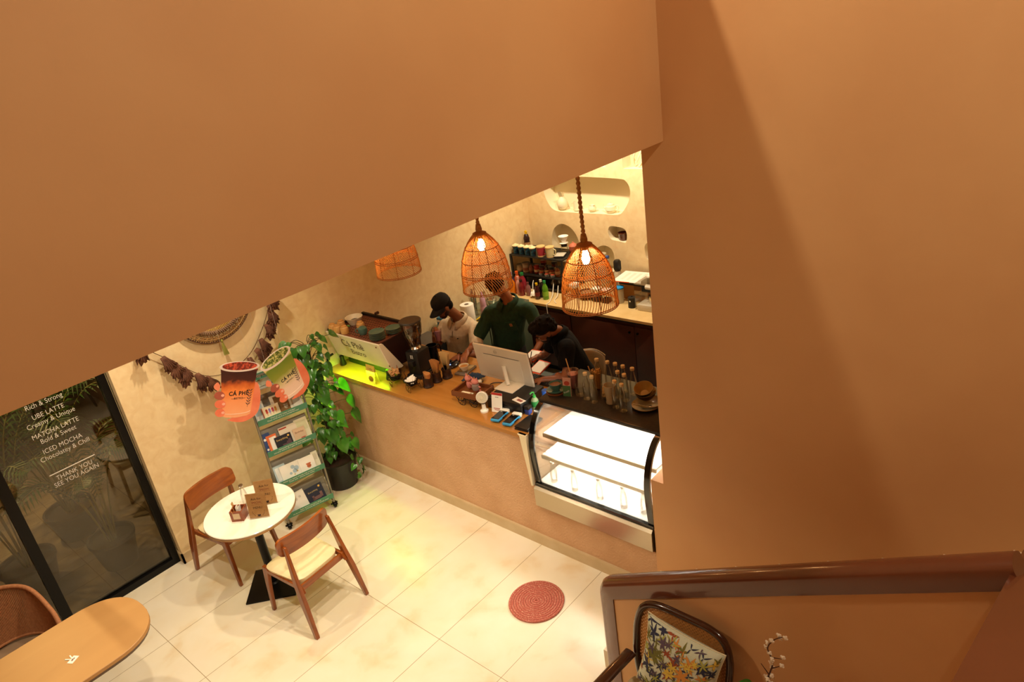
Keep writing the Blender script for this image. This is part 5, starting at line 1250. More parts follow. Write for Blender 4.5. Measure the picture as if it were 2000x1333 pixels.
JARS = [('jar_on_side', 6.42, 5.93, '#b9a98c', .04, .09, '#8c8474', 'pale lidded glass jar at the left of the middle tier'), ('mug', 6.43, 5.83, '#b0a294', .045, .12, '#8a7a6c', 'tall grey mug stack on the middle tier'), ('syrup_bottle', 6.42, 5.74, '#6a2c14', .028, .13, '#1d120e', 'slim amber syrup bottle with a black top on the middle tier'),
        ('spice_jar', 6.43, 5.66, '#8e2a1c', .034, .10, '#a0261e', 'red capped jar of red spice on the middle tier'), ('spice_jar', 6.43, 5.58, '#5e1f18', .032, .10, '#3d1512', 'dark red jar on the middle tier, right of the red capped one'), ('syrup_bottle', 6.43, 5.50, '#241210', .028, .12, '#14100e', 'near black bottle on the middle tier'),
        ('sauce_jar', 6.42, 5.42, '#7a3418', .034, .10, '#1a1412', 'amber jar with a black lid on the middle tier'), ('syrup_bottle', 6.42, 5.33, '#8a4a20', .03, .13, '#2a1a12', 'amber bottle at the right end of the middle tier'),
        ('spice_jar', 6.56, 5.65, '#4a201a', .035, .12, '#a03a2c', 'tall brown jar at the back of the middle tier'), ('spice_jar', 6.56, 5.48, '#6a3a2a', .035, .12, '#2a1a14', 'brown jar at the back right of the middle tier')]
for n_, x, y, hx, r_, h, hx2, lb in JARS:
    t = thing(n_, (x, y, S2), lb, 'jar' if 'jar' in n_ else ('mug' if n_ == 'mug' else 'bottle'), 0, 'jars and bottles on the middle tier')
    if 'bottle' in n_: pf = [(0, 0), (r_, 0), (r_, h*.6), (r_*.4, h*.78), (r_*.38, h*.86), (0, h*.86)]; cp = [(r_*.5, h*.84), (r_*.5, h), (0, h)]
    else: pf = [(0, 0), (r_, 0), (r_*1.03, h*.1), (r_, h*.8), (0, h*.8)]; cp = [(r_*1.04, h*.79), (r_*1.04, h*.98), (r_*.9, h), (0, h)]
    MB().lathe(pf, 20).build('body', mat('jar_'+hx[1:], hx, .25), t); MB().lathe(cp, 18).build('lid', mat('lid_'+hx2[1:], hx2, .4), t)
    MB().lathe([(r_*1.035, h*.2), (r_*1.035, h*.5)], 20, caps=False).build('label', mat('jar_label_%d' % (len(lb) % 3), ['#c9a080', '#d8c4a4', '#8a5a4a'][len(lb) % 3], .6), t)
# small dessert tins with striped bands
for i, (x, y) in enumerate(((6.375, 5.46), (6.375, 5.37), (6.39, 5.56))):
    t = thing('striped_tub', (x, y, S2), ['small black and white striped tub on the middle tier, middle of three', 'small striped tub on the middle tier, right of three', 'small striped tub on the middle tier, left of three'][i], 'tub', 0, 'striped tubs'); 
    MB().lathe([(0, 0), (.026, 0), (.03, .03), (0, .03)], 24).build('tub', RUBBER, t)
    b = MB()
    for k in range(12): a = TAU*k/12; b.tube([(.0268*math.cos(a), .0268*math.sin(a), .003), (.0302*math.cos(a), .0302*math.sin(a), .028)], .002, 4)
    b.build('stripes', WHITE, t); MB().lathe([(0, .03), (.028, .03), (.0, .038)], 20).build('red_filling', mat('tub_red', '#b5482c', .6), t)
# ---- bottles in front of the shelf unit
def juice(x, y, hx, cap, h, r_, lb, lab=None):
    t = thing('juice_bottle', (x, y, BZ), lb, 'bottle', 0, 'bottles on the back worktop')
    MB().lathe([(0, 0), (r_*.95, 0), (r_, .01), (r_, h*.55), (r_*.85, h*.68), (r_*.4, h*.84), (r_*.36, h*.9), (0, h*.9)], 22).build('bottle', mat('juice_'+hx[1:], hx, .2, coat=.4), t); MB().lathe([(r_*.5, h*.87), (r_*.5, h), (0, h)], 18).build('cap', mat('jcap_'+cap[1:], cap, .4), t)
    if lab: MB().lathe([(r_*1.02, h*.2), (r_*1.02, h*.45)], 22, caps=False).build('label', mat('jlab_'+lab[1:], lab, .5), t)
juice(6.13, 5.83, '#d97a12', '#2a2222', .22, .042, 'orange juice bottle with a black cap in front of the shelf unit'); juice(6.20, 5.90, '#5a4a7a', '#5a4fae', .24, .038, 'bottle with a violet cap behind the orange juice')
juice(6.24, 5.83, '#c4552a', '#d9591e', .25, .04, 'bottle with an orange cap between the violet and green caps'); juice(6.22, 5.73, '#8e2232', '#1c7a3c', .25, .045, 'red drink bottle with a green cap'); juice(6.16, 5.75, '#e0a094', '#e8a79a', .22, .034, 'pale pink bottle in the middle of the juices')
juice(6.13, 5.68, '#7a1c22', '#3a1618', .20, .04, 'dark red drink bottle with a dark cap'); juice(6.15, 5.59, '#8a5a58', '#6a3a38', .17, .03, 'small mauve bottle at the right of the juices')
juice(6.10, 5.41, '#3a121a', '#e2b818', .20, .032, 'dark syrup bottle with a yellow cap by the white cable', '#7a2a2a'); juice(6.17, 5.40, '#1c1416', '#d9d4c8', .22, .033, 'black bottle with a silver cap behind the yellow capped one'); juice(6.13, 5.31, '#5c9a1e', '#1f8a48', .23, .036, 'green drink bottle with a green cap at the end of the juices', '#8ac23a')
t = thing('paper_stack', (6.17, 5.50, BZ), 'crumpled white paper bag beside the syrup bottles', 'paper bag', 25)
MB().grid(lambda u, v: ((u-.5)*.16, (v-.5)*.10, .03+.03*mnoise.noise((u*5, v*5, 2))+.03*(1-abs(u*2-1))), 10, 8).build('bag', PAPER, t, 20); mod(t.children[0], 'SOLIDIFY', thickness=.004)
t = thing('blender', (6.46, 5.72, BZ+.0205+.018), 'black blender base on the lowest shelf tier', 'blender')
MB().rbox(-.08, .08, -.09, .09, 0, .10, .015).build('base', RUBBER, t); MB().lathe([(0, .1), (.05, .1), (.055, .122), (0, .122)], 18).build('jug_seat', mat('smoke_lid', '#38302a', .4), t)
t = thing('glass_jug', (6.45, 5.40, BZ+.0385), 'round glass jug on the lowest shelf tier', 'jug'); MB().lathe([(0, 0), (.05, 0), (.065, .04), (.05, .08), (.04, .1), (.037, .1), (.047, .078), (.06, .04), (.045, .006), (0, .005)], 22).build('jug', GLASS, t); MB().tube(crv([(.05, 0, .08), (.085, 0, .07), (.06, 0, .03)], 5), .005, 6).build('handle', GLASS, t)
WC = mat('white_cable', '#e8dfd0', .5)
o = MB().tube(crv([(6.36, 5.36, 1.02), (6.2, 5.27, .93), (6.05, 5.2, .912), (5.985, 5.19, .90), (5.98, 5.185, .75), (5.985, 5.18, .6)], 8), .005, 6).build('power_cable', WC); tag(o, 'white power cable trailing over the worktop edge, the one hanging down the cabinet', 'cable')
o = MB().tube(crv([(6.34, 5.28, 1.0), (6.22, 5.21, .93), (6.12, 5.18, .911), (6.05, 5.10, .911)], 8), .005, 6).build('power_cable', WC); tag(o, 'white power cable lying on the worktop beside the shelf unit', 'cable')
o = MB().tube(crv([(6.34, 5.66, 1.02), (6.22, 5.57, 1.03), (6.16, 5.53, .96)], 8), .005, 6).build('power_cable', WC); tag(o, 'short white cable between the juices and the black shelf unit', 'cable')
# ---- coffee gear right of the shelf unit
t = thing('filter_stack', (6.33, 5.03, BZ), 'stack of white paper coffee filters on an amber jar', 'coffee filters'); MB().lathe([(0, 0), (.05, 0), (.05, .10), (0, .10)], 24).build('jar', mat('amber_jar', '#8a4a26', .3), t)
b = MB()
for k in range(5): b.lathe([(.03, .10+.008*k), (.058, .125+.008*k), (.056, .127+.008*k), (.028, .103+.008*k)], 28, caps=False)
b.build('filters', PAPER, t)
t = thing('wicker_basket', (6.33, 4.86, BZ), 'low brown wicker basket of sachets behind the right lamp', 'basket')
b = MB()
for k in range(6): b.tube(circ((0, 0, .01+.014*k), .07+.004*k, 28), .0075, 6, closed=True)
b.lathe([(0, .002), (.07, .002), (.07, .008), (0, .008)], 24).build('weave', mat('brown_wicker', '#6a3a1c', .8), t); tag(MB().ell((0, 0, .07), (.07, .07, .02), 14, 8).build('sachets', mat('mixed_sachets', '#b58a5a', .8, 0, '#7a4428', 40), t), kind='stuff')
for (x, y), lb in (((6.31, 4.70), 'clear container of brown powder behind the right lamp, left of two'), ((6.31, 4.57), 'clear container of brown powder behind the right lamp, right of two')):
    t = thing('powder_jar', (x, y, BZ), lb, 'jar', 0, 'powder jars'); MB().rbox(-.045, .045, -.045, .045, 0, .05, .006).build('powder', mat('cocoa_powder', '#4a2412', .8), t); MB().rbox(-.047, .047, -.047, .047, 0, .14, .007).build('container', GLASS, t); MB().rbox(-.049, .049, -.049, .049, .14, .158, .006).build('lid', WHITE, t)
t = thing('blue_lid_jar', (6.36, 4.43, BZ), 'tall clear container with a bright blue lid on the back worktop', 'jar')
MB().lathe([(0, 0), (.05, 0), (.055, .17), (0, .17)], 24).build('container', mat('milky_clear', '#cfc6b4', .3, alpha=.75), t); MB().lathe([(0, .003), (.048, .003), (.05, .075), (0, .075)], 24).build('contents', mat('grey_contents', '#5a5450', .8), t); MB().lathe([(.057, .168), (.06, .175), (.058, .185), (.02, .195), (0, .195)], 24).build('lid', mat('bright_blue_lid', '#1f8fd8', .4), t)
t = thing('black_canister', (6.29, 4.22, BZ), 'small matt black lidded canister standing alone on the back worktop', 'canister'); MB().lathe([(0, 0), (.045, 0), (.042, .11), (0, .11)], 26).build('body', mat('matt_black', '#1c1917', .5), t); MB().lathe([(.044, .108), (.044, .118), (.012, .122), (.01, .132), (0, .133)], 26).build('lid', mat('matt_black', '#1c1917', .5), t); MB().box(-.0465, -.043, -.01, .006, .075, .09).build('tag', WHITE, t, 0)
t = thing('cardboard_box', (6.60, 4.36, BZ), 'brown cardboard box under the black board and papers', 'box', 0); MB().box(-.12, .12, -.14, .14, 0, .17).build('box', mat('cardboard', '#a8743a', .8), t, 0); MB().box(-.122, .122, -.142, .142, .17, .24).build('black_case', RUBBER, t, 0)
t = thing('paper_sheets', (6.55, 4.34, BZ+.2405), 'white printed sheets with an orange edge on top of the cardboard box', 'papers', 6); MB().box(-.17, .17, -.17, .19, 0, .004).build('sheet', PAPER, t, 0); MB().box(-.176, -.166, -.02, .15, -.001, .007).build('orange_edge', mat('edge_orange', '#e0541e', .6), t, 0)
for i in range(4): MB().box(-.1, .12, -.12+.07*i, -.085+.07*i, .004, .0046).build('printed_block', mat('print_faint', '#e6dfd2', .8), t, 0)
t = thing('syrup_pump_bottle', (6.66, 4.63, BZ), 'tall cream bottle with a black top by the wall', 'bottle'); MB().lathe([(0, 0), (.045, 0), (.045, .22), (.03, .26), (0, .26)], 24).build('bottle', mat('cream_bottle', '#d6cab0', .4), t); MB().lathe([(.034, .25), (.044, .27), (.044, .36), (.03, .38), (0, .38)], 22).build('black_top', RUBBER, t); MB().box(-.046, -.042, -.02, .02, .09, .16).build('label', mat('bottle_label', '#8a7a62', .6), t, 0)
t = thing('drinks_dispenser', (6.66, 4.83, BZ), 'pale drinks dispenser with a blue tap in front of the low niche', 'dispenser'); MB().rbox(-.06, .06, -.07, .07, 0, .36, .02).build('body', mat('pale_metal', '#c4b79c', .35, .3), t); MB().lathe([(0, .36), (.05, .36), (.056, .40), (.05, .44), (0, .445)], 22).build('hopper', mat('pale_metal', '#c4b79c', .35, .3), t); MB().tube([(-.02, -.075, .41), (-.02, -.10, .41)], .02, 12).build('blue_tap', mat('tap_blue', '#2c4f9a', .4), t); MB().ell((-.058, .0, .40), (.008, .028, .016), 12, 8).build('dark_port', RUBBER, t)
t = thing('coffee_machine_box', (6.34, 4.02, BZ), 'clear acrylic drawer box with black front panel at the edge of the stair wall', 'box', 0)
MB().box(-.10, .16, -.15, .13, .16, .165).box(-.10, .16, .125, .13, 0, .30).box(-.10, .16, -.15, -.145, 0, .30).box(-.10, .16, -.15, .13, .295, .30).build('acrylic_case', ACR, t, 0); MB().box(.03, .15, -.14, .12, .165, .285).build('black_back', RUBBER, t, 0); MB().rbox(-.11, .15, -.14, .1, .004, .07, .006).build('lower_tray', mat('frosted_tray', '#e8dfcc', .4, alpha=.6), t); MB().tube([(.0, -.08, .24), (0, .04, .24)], .028, 16).build('white_roll', PAPER, t); MB().lathe([(0, .07), (.05, .07), (.05, .155), (0, .155)], 20, (0, -.04, 0)).build('steel_pot', CHROME, t)
# ---- white pottery in the big niche, bowl in the small one, ring ornament above
IV = mat('niche_pottery', '#efe3c2', .4)
NZ = 1.776
t = thing('ewer', (6.87, 5.50, NZ), 'tall white flared ewer at the left of the big wall niche', 'jug', 200)
MB().lathe([(0, 0), (.035, 0), (.06, .03), (.068, .075), (.055, .12), (.03, .15), (.026, .165), (.034, .18), (.031, .18), (.022, .165), (.0, .1)], 28).build('body', IV, t); MB().prism([(-.02, .16), (.03, .165), (.075, .235), (.06, .225), (.01, .205), (-.035, .185)], 'y', -.022, .022).build('spout_lip', IV, t); MB().tube(crv([(-.03, 0, .175), (-.075, 0, .16), (-.07, 0, .1), (-.06, 0, .07)], 5), .006, 8).build('handle', IV, t)
t = thing('white_mug', (6.88, 5.29, NZ), 'plain white cylinder mug second in the big wall niche', 'mug', 90); MB().lathe([(0, 0), (.04, 0), (.04, .105), (.036, .105), (.036, .01), (0, .01)], 26).build('body', IV, t); MB().tube(crv([(.038, 0, .085), (.07, 0, .08), (.068, 0, .035), (.038, 0, .025)], 5), .005, 8).build('handle', IV, t)
t = thing('creamer', (6.87, 5.06, NZ), 'small round white creamer third in the big wall niche', 'jug', 250); MB().lathe([(0, 0), (.03, 0), (.048, .025), (.045, .05), (.034, .068), (.036, .075), (.032, .075), (.03, .066), (0, .03)], 26).build('body', IV, t); MB().prism([(.02, .066), (.05, .082), (.03, .076)], 'y', -.012, .012).build('spout', IV, t); MB().tube(crv([(-.034, 0, .068), (-.065, 0, .065), (-.06, 0, .03), (-.044, 0, .025)], 5), .005, 8).build('handle', IV, t)
t = thing('teapot', (6.87, 4.80, NZ), 'round white lidded teapot at the right of the big wall niche', 'teapot', 92); MB().lathe([(0, 0), (.04, 0), (.066, .035), (.06, .075), (.04, .09), (0, .09)], 28).build('body', IV, t); MB().lathe([(.043, .09), (.04, .1), (.015, .112), (.007, .116), (.01, .125), (0, .13)], 24).build('lid', IV, t); MB().tube(crv([(.05, 0, .04), (.085, 0, .06), (.10, 0, .095)], 5), [.014]*5+[.009]*6, 10).build('spout', IV, t); MB().tube(crv([(-.055, 0, .08), (-.10, 0, .085), (-.10, 0, .04), (-.06, 0, .03)], 5), .006, 8).build('handle', IV, t)
lathe_obj('brown_pot', [(0, 0), (.04, 0), (.052, .075), (.056, .078), (.056, .088), (.048, .088), (.038, .01), (0, .01)], mat('brown_glaze', '#5a2612', .2, coat=.5), (6.865, 4.665, 1.463), 'glossy brown pot in the small wall niche', 'pot')
t = thing('ring_ornament', (6.89, 4.40, 2.304), 'white twisted wicker ornament in the upper right wall niche', 'ornament', 90)
for k in range(4): MB().tube([(.07*math.cos(a+k), .03*math.sin(a*2+k), .135+.13*math.sin(a)) for a in [TAU*i/28 for i in range(28)]], .006, 6, closed=True).build('wicker_loop', IV, t)
# ================================================================== PEOPLE
def skin_mat(n, h): return mat(n, h, .5, 0, h, 9, sss=.1)
def ring_pts(c, u, w, a, b, n=20, sq=2.4):
    out = []
    for i in range(n):
        t_ = TAU*i/n; cx, sx = math.cos(t_), math.sin(t_)
        out.append(Vector(c)+u*(a*math.copysign(abs(cx)**(2/sq), cx))+w*(b*math.copysign(abs(sx)**(2/sq), sx)))
    return out
def capsule_chain(b, pts, rs, n=14):
    pts = [Vector(p) for p in pts]; b.tube(pts, rs, n)
    for p, r in ((pts[0], rs[0]), (pts[-1], rs[-1])): b.ell(p, (r, r, r), 12, 8)
def smooth_chain(pts, rs, k=5):
    P_ = crv(pts, k); out = []
    for i in range(len(P_)):
        f = i/k; j = min(int(f), len(rs)-2); t_ = f-j; out.append(rs[j]*(1-t_)+rs[j+1]*t_)
    return P_, out
def hand(b, wr, d, nrm, side, curl=.5, spread=.06, s=1.0, thumb_in=.5):
    """wr wrist, d pointing along the palm, nrm back-of-hand normal; fingers curl away from nrm"""
    wr = Vector(wr); d = Vector(d).normalized(); n = Vector(nrm); n = (n-d*n.dot(d)).normalized(); x = d.cross(n)*side
    Mx = Matrix((x, d, n)).transposed()
    b.ell(wr+d*.045*s, (.040*s, .052*s, .016*s), 16, 10, Mx); b.ell(wr+d*.01*s, (.028*s, .035*s, .019*s), 14, 8, Mx)
    for i, (off, L) in enumerate(((-.029, .066), (-.010, .076), (.010, .071), (.028, .056))):
        p = wr+d*.085*s+x*off*s; a = curl*(1+.08*i); dirn = d+x*(off/.03)*spread; dirn.normalize()
        pts = [wr+d*.05*s+x*off*.8*s, p]; seg = (.42, .33, .25)
        for k, q in enumerate(seg):
            ang = a*(.55+.55*k); v = dirn*math.cos(ang)-n*math.sin(ang); pts.append(pts[-1]+v*L*q*s)
        b.tube(pts, [.0092*s, .0092*s, .0085*s, .0078*s, .0062*s], 10); b.ell(pts[-1], (.0062*s,)*3, 8, 6)
    t0 = wr+d*.02*s-x*.022*s; t1 = t0+(d*.55-x*.75-n*.2)*.04*s; t2 = t1+(d*.8-x*.25*(1-thumb_in)-n*(.3+thumb_in*.5)).normalized()*.032*s; t3 = t2+(d*.75-n*(.35+thumb_in*.7)+x*thumb_in*.4).normalized()*.026*s
    b.tube([t0, t1, t2, t3], [.014*s, .0115*s, .010*s, .0075*s], 10); b.ell(t3, (.0075*s,)*3, 8, 6)
def remesh(b, name, m, parent, vox=.0055, it=4, fac=.5):
    o = b.build(name, m, parent, 0, fix=False)
    mod(o, 'REMESH', mode='VOXEL', voxel_size=vox, use_smooth_shade=True); mod(o, 'SMOOTH', iterations=it, factor=fac); bake(o)
    for p in o.data.polygons: p.use_smooth = True
    if not o.data.materials: o.data.materials.append(m)
    return o
def torso(b, pel, neck, ls, rs, infl=0, belly=.0, low=-.12):
    pel, neck, ls, rs = map(Vector, (pel, neck, ls, rs)); across = (ls-rs).normalized(); up = (neck-pel).normalized()
    fwd = across.cross(up).normalized(); across = up.cross(fwd).normalized() if False else across
    L = (neck-pel).length; hw = (ls-rs).length/2; mid = (ls+rs)/2
    rg = []
    for t_, a, d_, sh in ((low, hw*.78, .112, 0), (0, hw*.80, .115, 0), (.25, hw*.76, .108+belly, .01), (.5, hw*.82, .115+belly, .012), (.72, hw*.95, .115, .008), (.86, hw*.98, .10, 0), (.95, hw*.72, .08, -.004), (1.0, hw*.36, .062, 0)):
        c = pel.lerp(neck, t_) if t_ < .7 else pel.lerp(neck, t_)*.6+(pel.lerp(neck, t_)-up*(neck-pel).dot(up)*t_+up*0)*0+pel.lerp(neck, t_)*.4
        rg.append(ring_pts(c+fwd*sh, across, fwd, a+infl, d_+infl))
    b.add(*loft(rg)); return fwd, across, up
def face_basis(head, fdir, updir):
    f = Vector(fdir).normalized(); u = Vector(updir); u = (u-f*u.dot(f)).normalized(); s = f.cross(u)   # s = person's right
    return Matrix(((s.x, f.x, u.x, head[0]), (s.y, f.y, u.y, head[1]), (s.z, f.z, u.z, head[2]), (0, 0, 0, 1)))
def add_head(b, H):
    b.ell((0, 0, 0), (1, 1, 1), 4, 4) if False else None
    R3 = H.to_3x3(); T = lambda p: H @ Vector(p)
    b.ell(T((0, -.012, .03)), (.074, .094, .088), 24, 16, R3); b.ell(T((0, .022, -.035)), (.060, .068, .075), 20, 14, R3); b.ell(T((0, .052, -.088)), (.036, .032, .028), 14, 10, R3)
    b.ell(T((0, .045, .03)), (.055, .035, .04), 16, 10, R3)
    b.tube([T((0, .075, .02)), T((0, .094, -.012)), T((0, .103, -.03))], [.009, .011, .013], 10); b.ell(T((0, .10, -.032)), (.016, .010, .009), 12, 8, R3)
    for s in (-1, 1):
        b.ell(T((s*.073, -.005, -.01)), (.010, .020, .031), 12, 8, R3); b.ell(T((s*.036, .062, -.022)), (.022, .018, .018), 12, 8, R3)
        b.ell(T((s*.032, .076, .026)), (.020, .010, .007), 10, 6, R3)
    b.ell(T((0, .084, -.064)), (.024, .009, .007), 12, 8, R3); b.ell(T((0, .082, -.074)), (.021, .010, .007), 12, 8, R3)
def face_details(H, t, hair, lip='#6a3326'):
    T = lambda p: H @ Vector(p); R3 = H.to_3x3()
    for s in (-1, 1):
        MB().ell(T((s*.031, .079, .006)), (.0125, .007, .0062), 12, 8, R3).build('eye', mat('eye_white', '#d8cfc2', .3), t)
        MB().tube([T((s*.013, .0905, .024)), T((s*.03, .089, .030)), T((s*.048, .078, .025))], [.0035, .0045, .003], 6).build('eyebrow', hair, t)
        MB().ell(T((s*.031, .0855, .005)), (.0055, .003, .0055), 10, 6, R3).build('iris', mat('iris', '#1c0f08', .2), t)
    MB().tube([T((-.023, .084, -.069)), T((0, .0935, -.067)), T((.023, .084, -.069))], [.003, .005, .003], 8).build('lips', mat('lips_'+lip[1:], lip, .5), t)
def hairball(H, t, m, shape, vox=.006, seed=1, rough=.008, name='hair'):
    b = MB(); T = lambda p: H @ Vector(p); R3 = H.to_3x3(); q = random.Random(seed)
    for c, r in shape: b.ell(T(c), r, 20, 14, R3)
    for c, r in shape:
        for i in range(46):
            a, z = q.uniform(0, TAU), q.uniform(-.2, 1); s_ = math.sqrt(max(0, 1-z*z))
            p = Vector((c[0]+r[0]*s_*math.cos(a), c[1]+r[1]*s_*math.sin(a), c[2]+r[2]*z)); rr_ = q.uniform(.010, .017); b.ell(T(p), (rr_,)*3, 8, 6)
    return remesh(b, name, m, t, vox, 1, .4)
def legs(pel, hipw, foot_l, foot_r, knee_l, knee_r, across, infl, b):
    pel = Vector(pel)
    for s, k, f in ((1, knee_l, foot_l), (-1, knee_r, foot_r)):
        h = pel+Vector(across)*(s*hipw)+Vector((0, 0, -.06)); P_, r_ = smooth_chain([h, k, f], [.088+infl, .062+infl, .045+infl]); b.tube(P_, r_, 16); b.ell(h, (.09+infl,)*3, 14, 10)
def shoes(t, feet, fdir, m):
    for f in feet:
        f = Vector(f); d = Vector((fdir[0], fdir[1], 0)).normalized(); x = Vector((d.y, -d.x, 0)); Mx = Matrix((x, d, (0, 0, 1))).transposed()
        MB().ell((f.x+d.x*.06, f.y+d.y*.06, .042), (.045, .125, .042), 18, 10, Mx).build('shoe', m, t)
def collar(t, neck, across, fwd, up, m, r=.079, spread=.5):
    neck = Vector(neck)+up*.016; b = MB(); n = 22; v = []
    for i in range(n+1):
        a = PI/2+spread*.5+(TAU-spread)*i/n; rad = across*math.cos(a)*r*1.08+fwd*math.sin(a)*r
        fr_ = max(0, math.sin(a)); hgt = .012-.02*fr_
        p0 = neck+rad*.93+up*(hgt+.022); p1 = neck+rad*1.06+up*(hgt+.018); drop = .026+.034*fr_**2; p2 = neck+rad*(1.32+.26*fr_)+up*(hgt-drop)
        v += [tuple(p0-up*.03), tuple(p0), tuple(p1), tuple(p2)]
    f = []
    for i in range(n):
        for k in range(3): a = i*4+k; f.append((a, a+4, a+5, a+1))
    o = b.add(v, f).build('collar', m, t, 60); mod(o, 'SOLIDIFY', thickness=.004); return o
def person(label, J, skin, shirt_m, trouser_m, fdir, updir, hands, group=None, belly=0):
    t = thing('person', (J['pel'][0], J['pel'][1], 0), label, 'person'); inv = Matrix.Translation((-J['pel'][0], -J['pel'][1], 0))
    H = face_basis(J['head'], fdir, updir)
    b = MB(); add_head(b, H)
    jaw = H @ Vector((0, -.02, -.06)); P_, r_ = smooth_chain([Vector(J['neck'])+Vector((0, 0, -.03)), Vector(J['neck'])+Vector((0, 0, .03)), jaw], [.06, .054, .052]); b.tube(P_, r_, 16)
    torso(b, J['pel'], J['neck'], J['ls'], J['rs'], -.018)
    for s, sh, el, wr in ((1, 'ls', 'le', 'lw'), (-1, 'rs', 're', 'rw')):
        sp_ = Vector(J[sh]); P_, r_ = smooth_chain([sp_, J[el], J[wr]], [.046, .039, .0245], 6); b.tube(P_, r_, 16); b.ell(sp_, (.05,)*3, 12, 8)
        mid = Vector(J[el]).lerp(Vector(J[wr]), .3); b.ell(mid, (.037,)*3, 12, 8)
        hand(b, J[wr], *hands[s])
    legs(J['pel'], .085, J['fl'], J['fr'], J['kl'], J['kr'], (Vector(J['ls'])-Vector(J['rs'])).normalized(), -.015, b)
    body = remesh(b, 'body', skin, t, .0052, 3, .5)
    b = MB(); fw, ac, up = torso(b, J['pel'], J['neck'], J['ls'], J['rs'], .012, belly, -.14)
    for sh, el in (('ls', 'le'), ('rs', 're')):
        s0 = Vector(J[sh]); e = Vector(J[el]); q = s0.lerp(e, J.get('sleeve', .78)); P_, r_ = smooth_chain([s0.lerp(Vector(J['neck']), .35)+Vector((0, 0, -.035)), s0, s0.lerp(e, .45), q], [.07, .073, .070, .066]); b.tube(P_, r_, 18); b.ell(s0, (.072,)*3, 14, 10)
    sh_ = remesh(b, 'polo_shirt', shirt_m, t, .007, 6, .5)
    nrm_ = [v.normal.copy() for v in sh_.data.vertices]
    for p, pn in zip(sh_.data.vertices, nrm_):       # soft cloth folds
        c = p.co.copy(); n_ = mnoise.noise((c.x*9, c.y*9, c.z*5))+.5*mnoise.noise((c.x*22, c.y*22, c.z*9)); p.co = c+pn*(.0065*n_)
    b = MB(); legs(J['pel'], .085, J['fl'], J['fr'], J['kl'], J['kr'], ac, .006, b); pv = Vector(J['pel']); b.ell(pv+Vector((0, 0, -.04)), (.15, .15, .13), 20, 12)
    remesh(b, 'trousers', trouser_m, t, .009, 3, .5)
    collar(t, J['neck'], ac, fw, up, shirt_m)
    shoes(t, [J['fl'], J['fr']], fdir, mat('black_shoe', '#141212', .4))
    for ch in t.children: ch.matrix_parent_inverse = t.matrix_basis.inverted()
    return t, H, fw, ac, up, sh_
def fixp(t):
    for ch in t.children: ch.matrix_parent_inverse = t.matrix_basis.inverted()
HAIR = mat('black_hair', '#0b0706', .8, 0, '#140d0a', 60, 3, .5, spec=.2)
# --- worker in the white polo and black cap
J = dict(head=(4.49, 5.26, 1.455), neck=(4.645, 5.245, 1.255), pel=(4.76, 5.40, .84), ls=(4.69, 5.075, 1.165), rs=(4.655, 5.455, 1.15), le=(4.50, 4.875, 1.02), lw=(4.235, 4.865, 1.10), re=(4.50, 5.47, .99), rw=(4.36, 5.32, 1.185), fl=(4.74, 5.30, .08), fr=(4.80, 5.52, .08), kl=(4.72, 5.30, .44), kr=(4.74, 5.50, .44), sleeve=.80)
SK1 = skin_mat('skin_brown', '#8e5636'); WS = mat('cream_polo', '#dcc8aa', .9, 0, '#d2bd9e', 30, 3, .15)
t, H, fw, ac, up, sh_ = person('man in white polo shirt and black cap bending over the counter', J, SK1, WS, mat('dark_trousers', '#1c1b20', .9), (-.84, .26, -.5), (-.5, .12, .85),
    {1: ((-.85, .15, -.12), (-.1, .1, 1), 1, .75, .08, 1.0, .6), -1: ((-.35, -.35, .8), (-.6, .75, .1), -1, 1.25, .03, .95, .9)})
face_details(H, t, HAIR)
T = lambda p: H @ Vector(p); R3 = H.to_3x3()
b = MB(); b.ell(T((0, .05, -.075)), (.044, .042, .038), 18, 12, R3).ell(T((0, .02, -.05)), (.066, .05, .05), 18, 12, R3); b.ell(T((0, .085, -.055)), (.024, .008, .005), 10, 6, R3)
bb = remesh(b, 'beard', mat('short_beard', '#2a1710', .8, 0, '#3a2116', 80), t, .006, 2)
b = MB(); b.ell(T((0, -.02, .03)), (.079, .096, .07), 20, 12, R3).ell(T((0, -.055, -.02)), (.066, .05, .06), 16, 10, R3); remesh(b, 'hair', HAIR, t, .007, 2)
CAPM = mat('black_cap', '#0b0b0d', .85, 0, '#101013', 60)
prof = []; b = MB()
b.lathe([(.098, 0), (.100, .02), (.096, .05), (.080, .082), (.045, .103), (.0, .108)], 32, m=(H @ Matrix.Translation((0, -.012, .035)) @ Matrix.Rotation(R(-4), 4, 'X') @ Matrix.Diagonal((.86, 1.05, 1, 1))))
b.ell(T((0, -.012, .145)), (.008, .008, .006), 10, 6, R3)
cp = b.build('cap', CAPM, t, 60)
def brim(u, v):
    a = (u-.5)*PI*.92; r0 = .092; x = math.sin(a)*.082; y = math.cos(a)*.098-.012; ext = .085*v*math.cos(a)**.55
    return T((x*(1+.05*v), y+ext, .038-.012*v-.02*abs(math.sin(a))**2*v-.012*v*v))
o = MB().grid(brim, 24, 6).build('cap_brim', CAPM, t, 80); mod(o, 'SOLIDIFY', thickness=.005)
MB().ell(Vector(J['neck']).lerp(Vector(J['pel']), .33)+fw*.135+ac*.075+up*.0, (.010, .010, .005), 10, 6).build('chest_badge', mat('badge_dark', '#1a1512', .6), t)
p0 = Vector(J['neck'])+fw*.082-up*.02; MB().tube([p0, p0+fw*.04-up*.07, p0+fw*.05-up*.13], .004, 6).build('placket', mat('placket_shade', '#6a5038', .9), t)
wv = (Vector(J['lw'])-Vector(J['le'])).normalized(); c0 = Vector(J['lw'])-wv*.02; x_, y_, _ = frame(wv)
